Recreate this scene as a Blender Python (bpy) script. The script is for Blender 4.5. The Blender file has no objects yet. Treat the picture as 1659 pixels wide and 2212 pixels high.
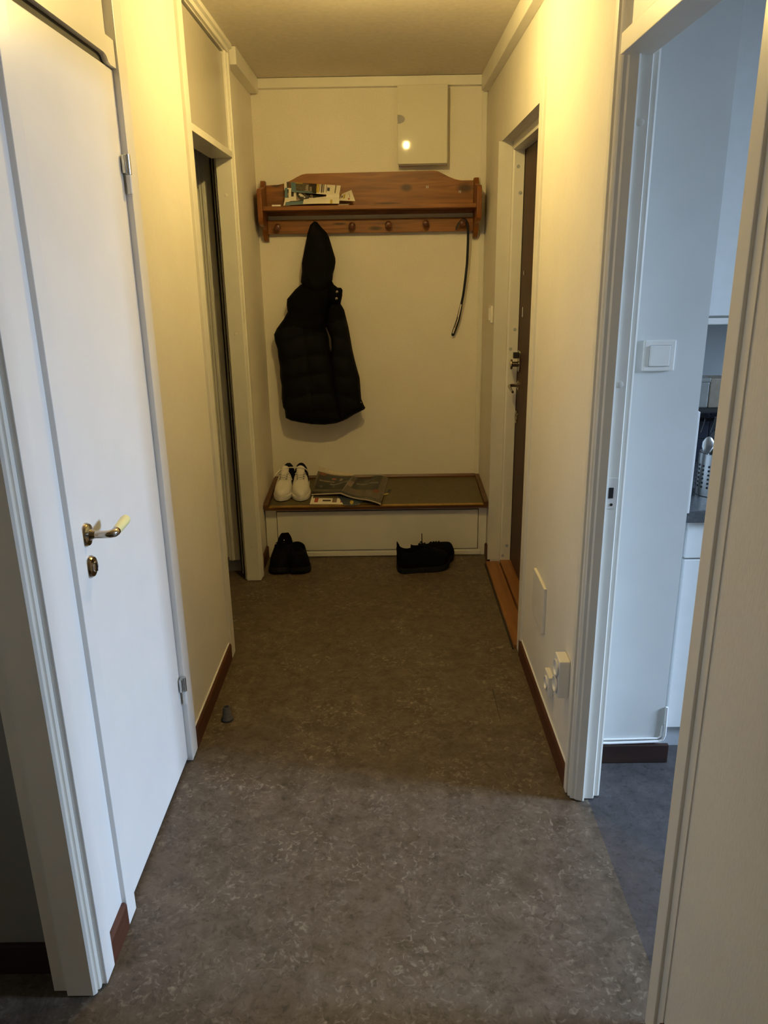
import bpy, bmesh, math, random
from mathutils import Vector, Matrix, noise
from mathutils.geometry import delaunay_2d_cdt
random.seed(7)
S = bpy.context.scene
COL = S.collection

# ------------------------------------------------------------------ materials
def new_mat(name):
    m = bpy.data.materials.new(name); m.use_nodes = True
    nt = m.node_tree
    return m, nt, nt.nodes['Principled BSDF']

def srgb(r, g, b):
    def f(c):
        c /= 255.0
        return c / 12.92 if c <= 0.04045 else ((c + 0.055) / 1.055) ** 2.4
    return (f(r), f(g), f(b), 1)

def simple(name, col, rough=0.5, metal=0.0, var=0.06, scale=30, bump=0.0, bscale=200, coat=0.0, spec=0.5):
    """plain paint / plastic / metal with a little procedural variation and bump"""
    m, nt, p = new_mat(name)
    p.inputs['Roughness'].default_value = rough
    p.inputs['Metallic'].default_value = metal
    p.inputs['Coat Weight'].default_value = coat
    p.inputs['Specular IOR Level'].default_value = spec
    tc = nt.nodes.new('ShaderNodeTexCoord')
    n = nt.nodes.new('ShaderNodeTexNoise'); n.inputs['Scale'].default_value = scale; n.inputs['Detail'].default_value = 4
    nt.links.new(tc.outputs['Object'], n.inputs['Vector'])
    r = nt.nodes.new('ShaderNodeValToRGB')
    lo = tuple(max(0, c * (1 - var)) for c in col[:3]) + (1,)
    hi = tuple(min(1, c * (1 + var)) for c in col[:3]) + (1,)
    r.color_ramp.elements[0].color = lo; r.color_ramp.elements[0].position = 0.3
    r.color_ramp.elements[1].color = hi; r.color_ramp.elements[1].position = 0.7
    nt.links.new(n.outputs['Fac'], r.inputs['Fac'])
    nt.links.new(r.outputs['Color'], p.inputs['Base Color'])
    if bump:
        b = nt.nodes.new('ShaderNodeTexNoise'); b.inputs['Scale'].default_value = bscale; b.inputs['Detail'].default_value = 3
        nt.links.new(tc.outputs['Object'], b.inputs['Vector'])
        bn = nt.nodes.new('ShaderNodeBump'); bn.inputs['Strength'].default_value = bump; bn.inputs['Distance'].default_value = 0.002
        nt.links.new(b.outputs['Fac'], bn.inputs['Height']); nt.links.new(bn.outputs['Normal'], p.inputs['Normal'])
    return m

def wallpaper_mat(name, col, stretch=(90, 90, 14), strength=0.35):
    m, nt, p = new_mat(name)
    p.inputs['Roughness'].default_value = 0.72
    p.inputs['Specular IOR Level'].default_value = 0.08
    tc = nt.nodes.new('ShaderNodeTexCoord')
    mp = nt.nodes.new('ShaderNodeMapping'); mp.inputs['Scale'].default_value = stretch
    nt.links.new(tc.outputs['Object'], mp.inputs['Vector'])
    n = nt.nodes.new('ShaderNodeTexNoise'); n.inputs['Scale'].default_value = 5; n.inputs['Detail'].default_value = 5
    nt.links.new(mp.outputs['Vector'], n.inputs['Vector'])
    big = nt.nodes.new('ShaderNodeTexNoise'); big.inputs['Scale'].default_value = 3; big.inputs['Detail'].default_value = 3
    nt.links.new(tc.outputs['Object'], big.inputs['Vector'])
    mx = nt.nodes.new('ShaderNodeMath'); mx.operation = 'ADD'
    nt.links.new(n.outputs['Fac'], mx.inputs[0]); nt.links.new(big.outputs['Fac'], mx.inputs[1])
    r = nt.nodes.new('ShaderNodeValToRGB')
    r.color_ramp.elements[0].position = 0.7; r.color_ramp.elements[1].position = 1.3
    r.color_ramp.elements[0].color = tuple(c * 0.94 for c in col[:3]) + (1,)
    r.color_ramp.elements[1].color = tuple(min(1, c * 1.05) for c in col[:3]) + (1,)
    hf = nt.nodes.new('ShaderNodeMath'); hf.operation = 'MULTIPLY'; hf.inputs[1].default_value = 0.5
    r.color_ramp.elements[0].position = 0.35; r.color_ramp.elements[1].position = 0.65
    nt.links.new(mx.outputs[0], hf.inputs[0]); nt.links.new(hf.outputs[0], r.inputs['Fac'])
    nt.links.new(r.outputs['Color'], p.inputs['Base Color'])
    bn = nt.nodes.new('ShaderNodeBump'); bn.inputs['Strength'].default_value = strength; bn.inputs['Distance'].default_value = 0.0015
    nt.links.new(n.outputs['Fac'], bn.inputs['Height']); nt.links.new(bn.outputs['Normal'], p.inputs['Normal'])
    return m

def lino_mat(name, dark, mid, light, rough=0.5, flake=1.0):
    """marbled linoleum: swirling pigment streaks and pale flakes"""
    m, nt, p = new_mat(name)
    p.inputs['Specular IOR Level'].default_value = 0.35
    tc = nt.nodes.new('ShaderNodeTexCoord')
    w = nt.nodes.new('ShaderNodeTexNoise'); w.inputs['Scale'].default_value = 9; w.inputs['Detail'].default_value = 3
    nt.links.new(tc.outputs['Object'], w.inputs['Vector'])
    sc = nt.nodes.new('ShaderNodeVectorMath'); sc.operation = 'SCALE'; sc.inputs['Scale'].default_value = 0.045
    nt.links.new(w.outputs['Color'], sc.inputs[0])
    ad = nt.nodes.new('ShaderNodeVectorMath'); ad.operation = 'ADD'
    nt.links.new(tc.outputs['Object'], ad.inputs[0]); nt.links.new(sc.outputs[0], ad.inputs[1])
    n1 = nt.nodes.new('ShaderNodeTexNoise'); n1.inputs['Scale'].default_value = 20; n1.inputs['Detail'].default_value = 9; n1.inputs['Roughness'].default_value = 0.72
    n1.inputs['Distortion'].default_value = 0.35
    nt.links.new(ad.outputs[0], n1.inputs['Vector'])
    r1 = nt.nodes.new('ShaderNodeValToRGB')
    e = r1.color_ramp.elements
    e[0].position = 0.30; e[0].color = dark; e[1].position = 0.72; e[1].color = mid
    k = e.new(0.5); k.color = tuple((a + b) / 2 for a, b in zip(dark, mid))
    nt.links.new(n1.outputs['Fac'], r1.inputs['Fac'])
    n2 = nt.nodes.new('ShaderNodeTexNoise'); n2.inputs['Scale'].default_value = 62; n2.inputs['Detail'].default_value = 3; n2.inputs['Distortion'].default_value = 0.9
    nt.links.new(ad.outputs[0], n2.inputs['Vector'])
    r2 = nt.nodes.new('ShaderNodeValToRGB')
    r2.color_ramp.elements[0].position = 0.54; r2.color_ramp.elements[0].color = (0, 0, 0, 1)
    r2.color_ramp.elements[1].position = 0.78; r2.color_ramp.elements[1].color = (flake, flake, flake, 1)
    nt.links.new(n2.outputs['Fac'], r2.inputs['Fac'])
    n3 = nt.nodes.new('ShaderNodeTexNoise'); n3.inputs['Scale'].default_value = 5.5; n3.inputs['Detail'].default_value = 3
    nt.links.new(tc.outputs['Object'], n3.inputs['Vector'])
    r3 = nt.nodes.new('ShaderNodeValToRGB'); r3.color_ramp.elements[0].position = 0.35; r3.color_ramp.elements[1].position = 0.68
    nt.links.new(n3.outputs['Fac'], r3.inputs['Fac'])
    ml = nt.nodes.new('ShaderNodeMath'); ml.operation = 'MULTIPLY'
    nt.links.new(r2.outputs['Color'], ml.inputs[0]); nt.links.new(r3.outputs['Color'], ml.inputs[1])
    mx = nt.nodes.new('ShaderNodeMixRGB'); mx.inputs['Color2'].default_value = light
    nt.links.new(ml.outputs[0], mx.inputs['Fac']); nt.links.new(r1.outputs['Color'], mx.inputs['Color1'])
    n4 = nt.nodes.new('ShaderNodeTexNoise'); n4.inputs['Scale'].default_value = 70; n4.inputs['Detail'].default_value = 4; n4.inputs['Distortion'].default_value = 0.8
    nt.links.new(ad.outputs[0], n4.inputs['Vector'])
    r4 = nt.nodes.new('ShaderNodeValToRGB')
    r4.color_ramp.elements[0].position = 0.30; r4.color_ramp.elements[0].color = (0.55, 0.53, 0.5, 1)
    r4.color_ramp.elements[1].position = 0.45; r4.color_ramp.elements[1].color = (1, 1, 1, 1)
    nt.links.new(n4.outputs['Fac'], r4.inputs['Fac'])
    mu = nt.nodes.new('ShaderNodeMixRGB'); mu.blend_type = 'MULTIPLY'; mu.inputs['Fac'].default_value = 0.8
    nt.links.new(mx.outputs['Color'], mu.inputs['Color1']); nt.links.new(r4.outputs['Color'], mu.inputs['Color2'])
    nt.links.new(mu.outputs['Color'], p.inputs['Base Color'])
    rr = nt.nodes.new('ShaderNodeMapRange'); rr.inputs['To Min'].default_value = rough - 0.05; rr.inputs['To Max'].default_value = rough + 0.08
    nt.links.new(n1.outputs['Fac'], rr.inputs['Value']); nt.links.new(rr.outputs['Result'], p.inputs['Roughness'])
    bn = nt.nodes.new('ShaderNodeBump'); bn.inputs['Strength'].default_value = 0.08; bn.inputs['Distance'].default_value = 0.001
    nt.links.new(n2.outputs['Fac'], bn.inputs['Height']); nt.links.new(bn.outputs['Normal'], p.inputs['Normal'])
    return m

def wood_mat(name, dark, light, along='X', rough=0.4, knots=False, grain=1.0, coat=0.15):
    m, nt, p = new_mat(name)
    p.inputs['Roughness'].default_value = rough
    p.inputs['Coat Weight'].default_value = coat
    p.inputs['Coat Roughness'].default_value = 0.08
    tc = nt.nodes.new('ShaderNodeTexCoord')
    mp = nt.nodes.new('ShaderNodeMapping')
    s = {'X': (1.2, 14, 14), 'Y': (14, 1.2, 14), 'Z': (14, 14, 1.2)}[along]
    mp.inputs['Scale'].default_value = tuple(v * grain for v in s)
    nt.links.new(tc.outputs['Object'], mp.inputs['Vector'])
    n = nt.nodes.new('ShaderNodeTexNoise'); n.inputs['Scale'].default_value = 2.2; n.inputs['Detail'].default_value = 7; n.inputs['Distortion'].default_value = 1.0
    nt.links.new(mp.outputs['Vector'], n.inputs['Vector'])
    r = nt.nodes.new('ShaderNodeValToRGB')
    r.color_ramp.elements[0].position = 0.32; r.color_ramp.elements[0].color = dark
    r.color_ramp.elements[1].position = 0.66; r.color_ramp.elements[1].color = light
    nt.links.new(n.outputs['Fac'], r.inputs['Fac'])
    out = r.outputs['Color']
    if knots:
        for (kx, kz, rad, squash) in knots:
            mk = nt.nodes.new('ShaderNodeMapping')
            mk.inputs['Location'].default_value = (-kx / rad, 0, -kz / (rad * squash))
            mk.inputs['Scale'].default_value = (1 / rad, 0, 1 / (rad * squash))
            nt.links.new(tc.outputs['Object'], mk.inputs['Vector'])
            g = nt.nodes.new('ShaderNodeTexGradient'); g.gradient_type = 'SPHERICAL'
            nt.links.new(mk.outputs['Vector'], g.inputs['Vector'])
            rk = nt.nodes.new('ShaderNodeValToRGB')
            rk.color_ramp.elements[0].position = 0.0; rk.color_ramp.elements[0].color = (0, 0, 0, 1)
            rk.color_ramp.elements[1].position = 0.6; rk.color_ramp.elements[1].color = (0.9, 0.9, 0.9, 1)
            nt.links.new(g.outputs['Fac'], rk.inputs['Fac'])
            mxk = nt.nodes.new('ShaderNodeMixRGB'); mxk.inputs['Color2'].default_value = tuple(c * 0.28 for c in dark[:3]) + (1,)
            nt.links.new(rk.outputs['Color'], mxk.inputs['Fac']); nt.links.new(out, mxk.inputs['Color1'])
            out = mxk.outputs['Color']
    nt.links.new(out, p.inputs['Base Color'])
    bn = nt.nodes.new('ShaderNodeBump'); bn.inputs['Strength'].default_value = 0.12; bn.inputs['Distance'].default_value = 0.001
    nt.links.new(n.outputs['Fac'], bn.inputs['Height']); nt.links.new(bn.outputs['Normal'], p.inputs['Normal'])
    return m

def fabric_mat(name, col, rough=0.85, scale=260, strength=0.3, sheen=0.0):
    m, nt, p = new_mat(name)
    p.inputs['Roughness'].default_value = rough
    p.inputs['Specular IOR Level'].default_value = 0.08
    p.inputs['Sheen Weight'].default_value = sheen
    tc = nt.nodes.new('ShaderNodeTexCoord')
    n = nt.nodes.new('ShaderNodeTexNoise'); n.inputs['Scale'].default_value = scale; n.inputs['Detail'].default_value = 2
    n2 = nt.nodes.new('ShaderNodeTexNoise'); n2.inputs['Scale'].default_value = 22; n2.inputs['Detail'].default_value = 4
    nt.links.new(tc.outputs['Object'], n.inputs['Vector']); nt.links.new(tc.outputs['Object'], n2.inputs['Vector'])
    r = nt.nodes.new('ShaderNodeValToRGB')
    r.color_ramp.elements[0].color = tuple(c * 0.7 for c in col[:3]) + (1,); r.color_ramp.elements[0].position = 0.3
    r.color_ramp.elements[1].color = tuple(c * 1.2 for c in col[:3]) + (1,); r.color_ramp.elements[1].position = 0.7
    nt.links.new(n2.outputs['Fac'], r.inputs['Fac']); nt.links.new(r.outputs['Color'], p.inputs['Base Color'])
    a = nt.nodes.new('ShaderNodeMath'); a.operation = 'ADD'
    nt.links.new(n.outputs['Fac'], a.inputs[0]); nt.links.new(n2.outputs['Fac'], a.inputs[1])
    bn = nt.nodes.new('ShaderNodeBump'); bn.inputs['Strength'].default_value = strength; bn.inputs['Distance'].default_value = 0.003
    nt.links.new(a.outputs[0], bn.inputs['Height']); nt.links.new(bn.outputs['Normal'], p.inputs['Normal'])
    return m

def emit_mat(name, col, strength):
    m = bpy.data.materials.new(name); m.use_nodes = True
    nt = m.node_tree; nt.nodes.clear()
    o = nt.nodes.new('ShaderNodeOutputMaterial'); e = nt.nodes.new('ShaderNodeEmission')
    e.inputs['Color'].default_value = col; e.inputs['Strength'].default_value = strength
    nt.links.new(e.outputs[0], o.inputs[0])
    return m

WARM = (1.0, 0.715, 0.240, 1)
COLD = (0.525, 0.715, 1.0, 1)
SIDE = (0.93, 0.97, 1.0, 1)
M = dict(
    wallpaper=wallpaper_mat('woven_cream_wallpaper', (0.77, 0.735, 0.655, 1)),
    board=wallpaper_mat('painted_cream_board', (0.86, 0.815, 0.73, 1), (30, 30, 30), 0.12),
    kitchen_wall=simple('kitchen_wall_paint', (0.66, 0.675, 0.66, 1), 0.55, var=0.03, scale=6, bump=0.05),
    ceiling=simple('grainy_ceiling_paint', (0.76, 0.70, 0.61, 1), 0.9, var=0.05, scale=40, bump=0.5, bscale=320),
    paint=simple('glossy_white_door_paint', (0.79, 0.775, 0.745, 1), 0.34, var=0.02, scale=7, bump=0.03, bscale=60),
    trim=simple('cream_trim_paint', (0.79, 0.765, 0.69, 1), 0.36, var=0.03, scale=9, bump=0.04, bscale=80),
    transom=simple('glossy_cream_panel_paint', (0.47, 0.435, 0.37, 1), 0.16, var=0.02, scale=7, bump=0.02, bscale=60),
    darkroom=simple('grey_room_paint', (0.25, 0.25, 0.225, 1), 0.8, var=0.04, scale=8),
    floor=lino_mat('marbled_brown_linoleum', srgb(63, 54, 43), srgb(106, 94, 81), srgb(151, 139, 123), 0.5),
    kitchen_floor=lino_mat('marbled_grey_linoleum', srgb(56, 53, 54), srgb(80, 77, 77), srgb(104, 100, 98), 0.45, 0.4),
    brown=wood_mat('reddish_brown_baseboard', (0.055, 0.016, 0.006, 1), (0.095, 0.028, 0.011, 1), 'Y', 0.55, coat=0.0),
    pine=wood_mat('stained_pine', (0.150, 0.048, 0.006, 1), (0.32, 0.118, 0.020, 1), 'X', 0.45, coat=0.05,
                  knots=[(0.198, 0.09, 0.040, 0.6), (0.508, 0.083, 0.055, 0.55), (-0.49, 0.112, 0.035, 0.4), (0.03, -0.110, 0.045, 0.3), (-0.16, -0.085, 0.05, 0.16), (0.10, 0.015, 0.09, 0.06)]),
    pine_upright=wood_mat('stained_pine_upright', (0.16, 0.048, 0.006, 1), (0.25, 0.082, 0.012, 1), 'Z', 0.42, coat=0.05),
    knob=wood_mat('dark_turned_wood', (0.085, 0.026, 0.010, 1), (0.14, 0.045, 0.018, 1), 'Y', 0.25, coat=0.6),
    brown_shaded=wood_mat('brown_baseboard_shaded', (0.020, 0.007, 0.004, 1), (0.032, 0.011, 0.006, 1), 'X', 0.6, coat=0.0),  # the brown baseboard again, with its unlit shade put into the colour
    oak=wood_mat('oak_threshold_wood', (0.19, 0.075, 0.020, 1), (0.29, 0.125, 0.038, 1), 'Y', 0.5, coat=0.0),
    veneer=wood_mat('dark_mahogany_veneer', (0.034, 0.011, 0.006, 1), (0.055, 0.019, 0.009, 1), 'Z', 0.6, coat=0.0),
    bench_wood=wood_mat('dark_bench_wood', (0.070, 0.026, 0.008, 1), (0.125, 0.048, 0.015, 1), 'X', 0.4),
    bench_mat=lino_mat('olive_seat_linoleum', (0.085, 0.068, 0.030, 1), (0.125, 0.10, 0.048, 1), (0.15, 0.12, 0.06, 1), 0.5, 0.3),
    brass=simple('aged_brass', (0.55, 0.36, 0.10, 1), 0.28, 1.0, 0.15, 40),
    nickel=simple('worn_nickel', (0.46, 0.41, 0.35, 1), 0.14, 1.0, 0.12, 30),
    steel=simple('brushed_steel', (0.62, 0.62, 0.60, 1), 0.28, 1.0, 0.08, 30),
    hinge=simple('zinc_hinge_metal', (0.58, 0.60, 0.60, 1), 0.3, 1.0, 0.1, 60),
    ivory=simple('ivory_plastic', (0.80, 0.74, 0.36, 1), 0.3, var=0.03),
    plastic=simple('white_plastic', (0.80, 0.78, 0.73, 1), 0.3, var=0.02),
    dark=simple('black_and_gap_shade', (0.012, 0.011, 0.010, 1), 0.7, var=0.1),  # for black parts, and for shade painted into gaps and slots
    violet=simple('grey_violet_plastic', (0.13, 0.11, 0.12, 1), 0.35, var=0.1),
    enamel=simple('cream_enamel_metal', (0.74, 0.71, 0.61, 1), 0.05, var=0.02, scale=5, bump=0.0, bscale=50, spec=0.10),
    quilt=fabric_mat('quilted_black_fabric', (0.0062, 0.0064, 0.0075, 1), 0.7, 300, 0.2),
    yoke=fabric_mat('matte_black_fabric', (0.0032, 0.0032, 0.0036, 1), 0.9, 300, 0.3),
    hood=fabric_mat('black_hood_fabric', (0.0055, 0.0055, 0.0058, 1), 0.85, 240, 0.35),
    black=simple('black_plastic', (0.010, 0.010, 0.011, 1), 0.25, var=0.1),
    shoe=fabric_mat('black_shoe_fabric', (0.004, 0.004, 0.0044, 1), 0.8, 300, 0.3),
    shoe_sole=simple('black_rubber_sole', (0.010, 0.010, 0.009, 1), 0.7, var=0.3, scale=60, bump=0.2, spec=0.2),
    leather=simple('white_sneaker_leather', (0.72, 0.69, 0.64, 1), 0.5, var=0.03, scale=60, bump=0.1, bscale=300),
    midsole=simple('white_rubber_sole', (0.68, 0.65, 0.61, 1), 0.55, var=0.03),
    navy=fabric_mat('navy_shoe_lining', (0.012, 0.014, 0.022, 1), 0.8, 300, 0.3),
    lace=fabric_mat('white_shoelace', (0.74, 0.71, 0.65, 1), 0.8, 500, 0.3),
    rubber=simple('grey_rubber', (0.085, 0.085, 0.092, 1), 0.7, var=0.12, scale=80, bump=0.1),
    paper=simple('white_newsprint', (0.84, 0.79, 0.68, 1), 0.75, var=0.04, scale=25),
    paper_grey=simple('grey_print', (0.0935, 0.0825, 0.0627, 1), 0.6, var=0.35, scale=60),
    paper_blue=simple('blue_print', (0.105, 0.20, 0.26, 1), 0.55, var=0.1, scale=25),
    paper_dark=simple('black_print', (0.02, 0.018, 0.016, 1), 0.5, var=0.3, scale=50),
    paper_yellow=simple('yellow_print', (0.55, 0.40, 0.06, 1), 0.6, var=0.08, scale=25),
    paper_red=simple('red_print', (0.38, 0.06, 0.035, 1), 0.5, var=0.15, scale=40),
    paper_orange=simple('orange_red_print', (0.1820, 0.0595, 0.0266, 1), 0.5, var=0.15, scale=40),
    paper_green=simple('dark_green_print', (0.0150, 0.0180, 0.0123, 1), 0.42, var=0.25, scale=50),
    paper_taupe=simple('taupe_print', (0.1045, 0.0825, 0.0601, 1), 0.45, var=0.15, scale=30),
    paper_text=simple('pale_text_print', (0.1800, 0.1680, 0.1311, 1), 0.5, var=0.2, scale=50),
    paper_skin=simple('photo_print_beige', (0.2400, 0.1740, 0.1197, 1), 0.45, var=0.25, scale=60),
    navy_paper=simple('navy_print', (0.028, 0.042, 0.065, 1), 0.4, var=0.1),
    page=simple('page_edges', (0.60, 0.52, 0.41, 1), 0.7, var=0.12, scale=120),
    counter=simple('dark_grey_worktop', (0.095, 0.10, 0.105, 1), 0.22, var=0.2, scale=120),
    cabinet=simple('white_kitchen_laminate', (0.76, 0.77, 0.75, 1), 0.35, var=0.02),
    tile=simple('blue_grey_splashback', (0.035, 0.042, 0.065, 1), 0.3, var=0.1, scale=10),
    kitchen_panel=simple('grey_splashback_board', (0.50, 0.53, 0.54, 1), 0.45, var=0.04, scale=6),
    tin=simple('grey_tin_box', (0.34, 0.35, 0.33, 1), 0.35, 0.3, var=0.1, scale=20),
    carton=simple('beige_carton', (0.30, 0.25, 0.18, 1), 0.6, var=0.2, scale=25),
    plinth=simple('grey_plinth', (0.42, 0.44, 0.46, 1), 0.5, var=0.04),
    putty=simple('white_filler', (0.80, 0.80, 0.79, 1), 0.5, var=0.03),
)
def glass_mat():
    """thin clear window pane: lets daylight straight through with a faint mirror reflection"""
    m = bpy.data.materials.new('window_glass'); m.use_nodes = True
    nt = m.node_tree; nt.nodes.clear()
    o = nt.nodes.new('ShaderNodeOutputMaterial'); mx = nt.nodes.new('ShaderNodeMixShader')
    t = nt.nodes.new('ShaderNodeBsdfTransparent'); g = nt.nodes.new('ShaderNodeBsdfGlossy'); g.inputs['Roughness'].default_value = 0.02
    fr_ = nt.nodes.new('ShaderNodeFresnel'); fr_.inputs['IOR'].default_value = 1.3
    nt.links.new(fr_.outputs[0], mx.inputs[0]); nt.links.new(t.outputs[0], mx.inputs[1]); nt.links.new(g.outputs[0], mx.inputs[2]); nt.links.new(mx.outputs[0], o.inputs[0])
    return m
M['glass'] = glass_mat()

# ------------------------------------------------------------------ mesh helpers
class MB:
    """collects shapes for ONE mesh object; mats are keys of M"""
    def __init__(self, *mats):
        self.bm = bmesh.new(); self.mats = list(mats)
    def _mi(self, mat):
        if mat is None: return 0
        if mat not in self.mats: self.mats.append(mat)
        return self.mats.index(mat)
    def _merge(self, b, mat=None):
        me = bpy.data.meshes.new('tmp'); 
        if mat is not None or True:
            i = self._mi(mat)
            if mat is not None:
                for f in b.faces: f.material_index = i
        b.to_mesh(me); b.free()
        self.bm.from_mesh(me); bpy.data.meshes.remove(me)
        return self
    def box(self, x0, x1, y0, y1, z0, z1, bev=0.0, mat=None, seg=2):
        b = bmesh.new()
        v = [b.verts.new((x, y, z)) for x in (x0, x1) for y in (y0, y1) for z in (z0, z1)]
        for q in ((0, 1, 3, 2), (4, 6, 7, 5), (0, 4, 5, 1), (2, 3, 7, 6), (0, 2, 6, 4), (1, 5, 7, 3)):
            b.faces.new([v[i] for i in q])
        b.normal_update()
        if bev: bmesh.ops.bevel(b, geom=list(b.edges), offset=bev, segments=seg, affect='EDGES', profile=0.6)
        return self._merge(b, mat)
    def prism(self, poly, axis, a0, a1, bev=0.0, mat=None):
        """poly: 2-D outline in the two other axes (in x,y,z order), swept along axis from a0 to a1"""
        b = bmesh.new()
        def P(u, v, a): return {'x': (a, u, v), 'y': (u, a, v), 'z': (u, v, a)}[axis]
        lo = [b.verts.new(P(u, v, a0)) for u, v in poly]; hi = [b.verts.new(P(u, v, a1)) for u, v in poly]
        n = len(poly)
        b.faces.new(lo[::-1]); b.faces.new(hi)
        for i in range(n): b.faces.new((lo[i], lo[(i + 1) % n], hi[(i + 1) % n], hi[i]))
        bmesh.ops.recalc_face_normals(b, faces=list(b.faces))
        if bev:
            ed = [e for e in b.edges if len({v in lo for v in e.verts}) == 1]
            bmesh.ops.bevel(b, geom=ed, offset=bev, segments=2, affect='EDGES', profile=0.6)
        return self._merge(b, mat)
    def tube(self, pts, rad, n=10, mat=None, flat=1.0, up=None):
        """round (or flattened) bar along pts; rad: number or list"""
        b = bmesh.new(); pts = [Vector(p) for p in pts]; R = rad if isinstance(rad, (list, tuple)) else [rad] * len(pts)
        rings = []; prev = None
        for i, p in enumerate(pts):
            t = (pts[min(i + 1, len(pts) - 1)] - pts[max(i - 1, 0)]).normalized()
            ref = Vector(up) if up else (prev if prev else (Vector((0, 0, 1)) if abs(t.z) < 0.9 else Vector((1, 0, 0))))
            a = (ref - t * ref.dot(t)).normalized(); c = t.cross(a); prev = a
            rings.append([b.verts.new(p + (a * math.cos(2 * math.pi * k / n) * flat + c * math.sin(2 * math.pi * k / n)) * R[i]) for k in range(n)])
        for i in range(len(rings) - 1):
            for k in range(n): b.faces.new((rings[i][k], rings[i][(k + 1) % n], rings[i + 1][(k + 1) % n], rings[i + 1][k]))
        b.faces.new(rings[0][::-1]); b.faces.new(rings[-1])
        bmesh.ops.recalc_face_normals(b, faces=list(b.faces))
        return self._merge(b, mat)
    def lathe(self, prof, origin, axis='z', n=24, mat=None, sx=1.0, sy=1.0):
        """prof: (radius, height) pairs turned about an axis through origin"""
        b = bmesh.new(); o = Vector(origin); rings = []
        for r, h in prof:
            ring = []
            for k in range(n):
                a = 2 * math.pi * k / n; u, v = r * math.cos(a) * sx, r * math.sin(a) * sy
                ring.append(b.verts.new(o + Vector({'z': (u, v, h), 'y': (u, h, v), 'x': (h, u, v)}[axis])))
            rings.append(ring)
        for i in range(len(rings) - 1):
            for k in range(n): b.faces.new((rings[i][k], rings[i][(k + 1) % n], rings[i + 1][(k + 1) % n], rings[i + 1][k]))
        b.faces.new(rings[0][::-1]); b.faces.new(rings[-1])
        bmesh.ops.recalc_face_normals(b, faces=list(b.faces))
        return self._merge(b, mat)
    def loft(self, rings, mat=None, close=True, cap=True):
        b = bmesh.new(); R = [[b.verts.new(p) for p in ring] for ring in rings]; n = len(rings[0])
        for i in range(len(R) - 1):
            for k in range(n if close else n - 1):
                b.faces.new((R[i][k], R[i][(k + 1) % n], R[i + 1][(k + 1) % n], R[i + 1][k]))
        if cap and close: b.faces.new(R[0][::-1]); b.faces.new(R[-1])
        bmesh.ops.recalc_face_normals(b, faces=list(b.faces))
        return self._merge(b, mat)
    def sheet(self, fn, nu, nv, thick, matfn=None, mat=None):
        """bent sheet: fn(u,v)->point; matfn(u,v)->material key for its printed face"""
        b = bmesh.new()
        T = [[b.verts.new(fn(i / nu, j / nv)) for j in range(nv + 1)] for i in range(nu + 1)]
        for i in range(nu):
            for j in range(nv):
                f = b.faces.new((T[i][j], T[i + 1][j], T[i + 1][j + 1], T[i][j + 1]))
                f.material_index = self._mi(matfn((i + .5) / nu, (j + .5) / nv) if matfn else mat)
        b.normal_update()
        D = [[b.verts.new(T[i][j].co - T[i][j].normal * thick) for j in range(nv + 1)] for i in range(nu + 1)]
        pi = self._mi('page' if matfn else mat)
        for i in range(nu):
            for j in range(nv):
                f = b.faces.new((D[i][j], D[i][j + 1], D[i + 1][j + 1], D[i + 1][j])); f.material_index = pi
        def rim(a, c, d, e):
            f = b.faces.new((a, c, d, e)); f.material_index = pi
        for i in range(nu):
            rim(T[i][0], D[i][0], D[i + 1][0], T[i + 1][0]); rim(T[i][nv], T[i + 1][nv], D[i + 1][nv], D[i][nv])
        for j in range(nv):
            rim(T[0][j], T[0][j + 1], D[0][j + 1], D[0][j]); rim(T[nu][j], D[nu][j], D[nu][j + 1], T[nu][j + 1])
        bmesh.ops.recalc_face_normals(b, faces=list(b.faces))
        me = bpy.data.meshes.new('tmp'); b.to_mesh(me); b.free(); self.bm.from_mesh(me); bpy.data.meshes.remove(me)
        return self
    def inflate(self, outline, y, depth, back=0.012, step=0.012, relief=None, matfn=None, mat=None, reach=0.07):
        """puffed cloth shape from an outline in x,z, thick towards -y"""
        pts = []
        n = len(outline)
        for i in range(n):
            a, c = Vector(outline[i]), Vector(outline[(i + 1) % n])
            k = max(1, int((c - a).length / (step * 1.3)))
            for j in range(k): pts.append(a.lerp(c, j / k))
        nb = len(pts)
        def inside(p):
            r = False
            for i in range(n):
                (x0, z0), (x1, z1) = outline[i], outline[(i + 1) % n]
                if (z0 > p[1]) != (z1 > p[1]) and p[0] < (x1 - x0) * (p[1] - z0) / (z1 - z0) + x0: r = not r
            return r
        def dist(p):
            d = 1e9
            for i in range(n):
                a, c = Vector(outline[i]), Vector(outline[(i + 1) % n]); ab = c - a
                t = max(0, min(1, (Vector(p) - a).dot(ab) / max(ab.length_squared, 1e-9)))
                d = min(d, (Vector(p) - a - ab * t).length)
            return d
        xs = [p[0] for p in outline]; zs = [p[1] for p in outline]
        x = min(xs)
        while x < max(xs):
            z = min(zs)
            while z < max(zs):
                q = (x + (hash((round(x, 3), round(z, 3))) % 100 / 100 - .5) * step * .3, z)
                if inside(q) and dist(q) > step * 0.55: pts.append(Vector(q))
                z += step
            x += step
        r = delaunay_2d_cdt(pts, [(i, (i + 1) % nb) for i in range(nb)], [], 1, 1e-6)
        V, Fc = r[0], r[2]
        b = bmesh.new(); fr = []; bk = []
        for i, p in enumerate(V):
            d = dist(p)
            e = 0.0 if d < 1e-5 else math.sqrt(max(0, 1 - (1 - min(d / reach, 1)) ** 2))
            rl = relief(p[0], p[1]) if relief else 0
            f = b.verts.new((p[0], y - depth * e - rl * e, p[1])); fr.append(f)
            bk.append(f if e == 0 else b.verts.new((p[0], y + back * e, p[1])))
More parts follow.
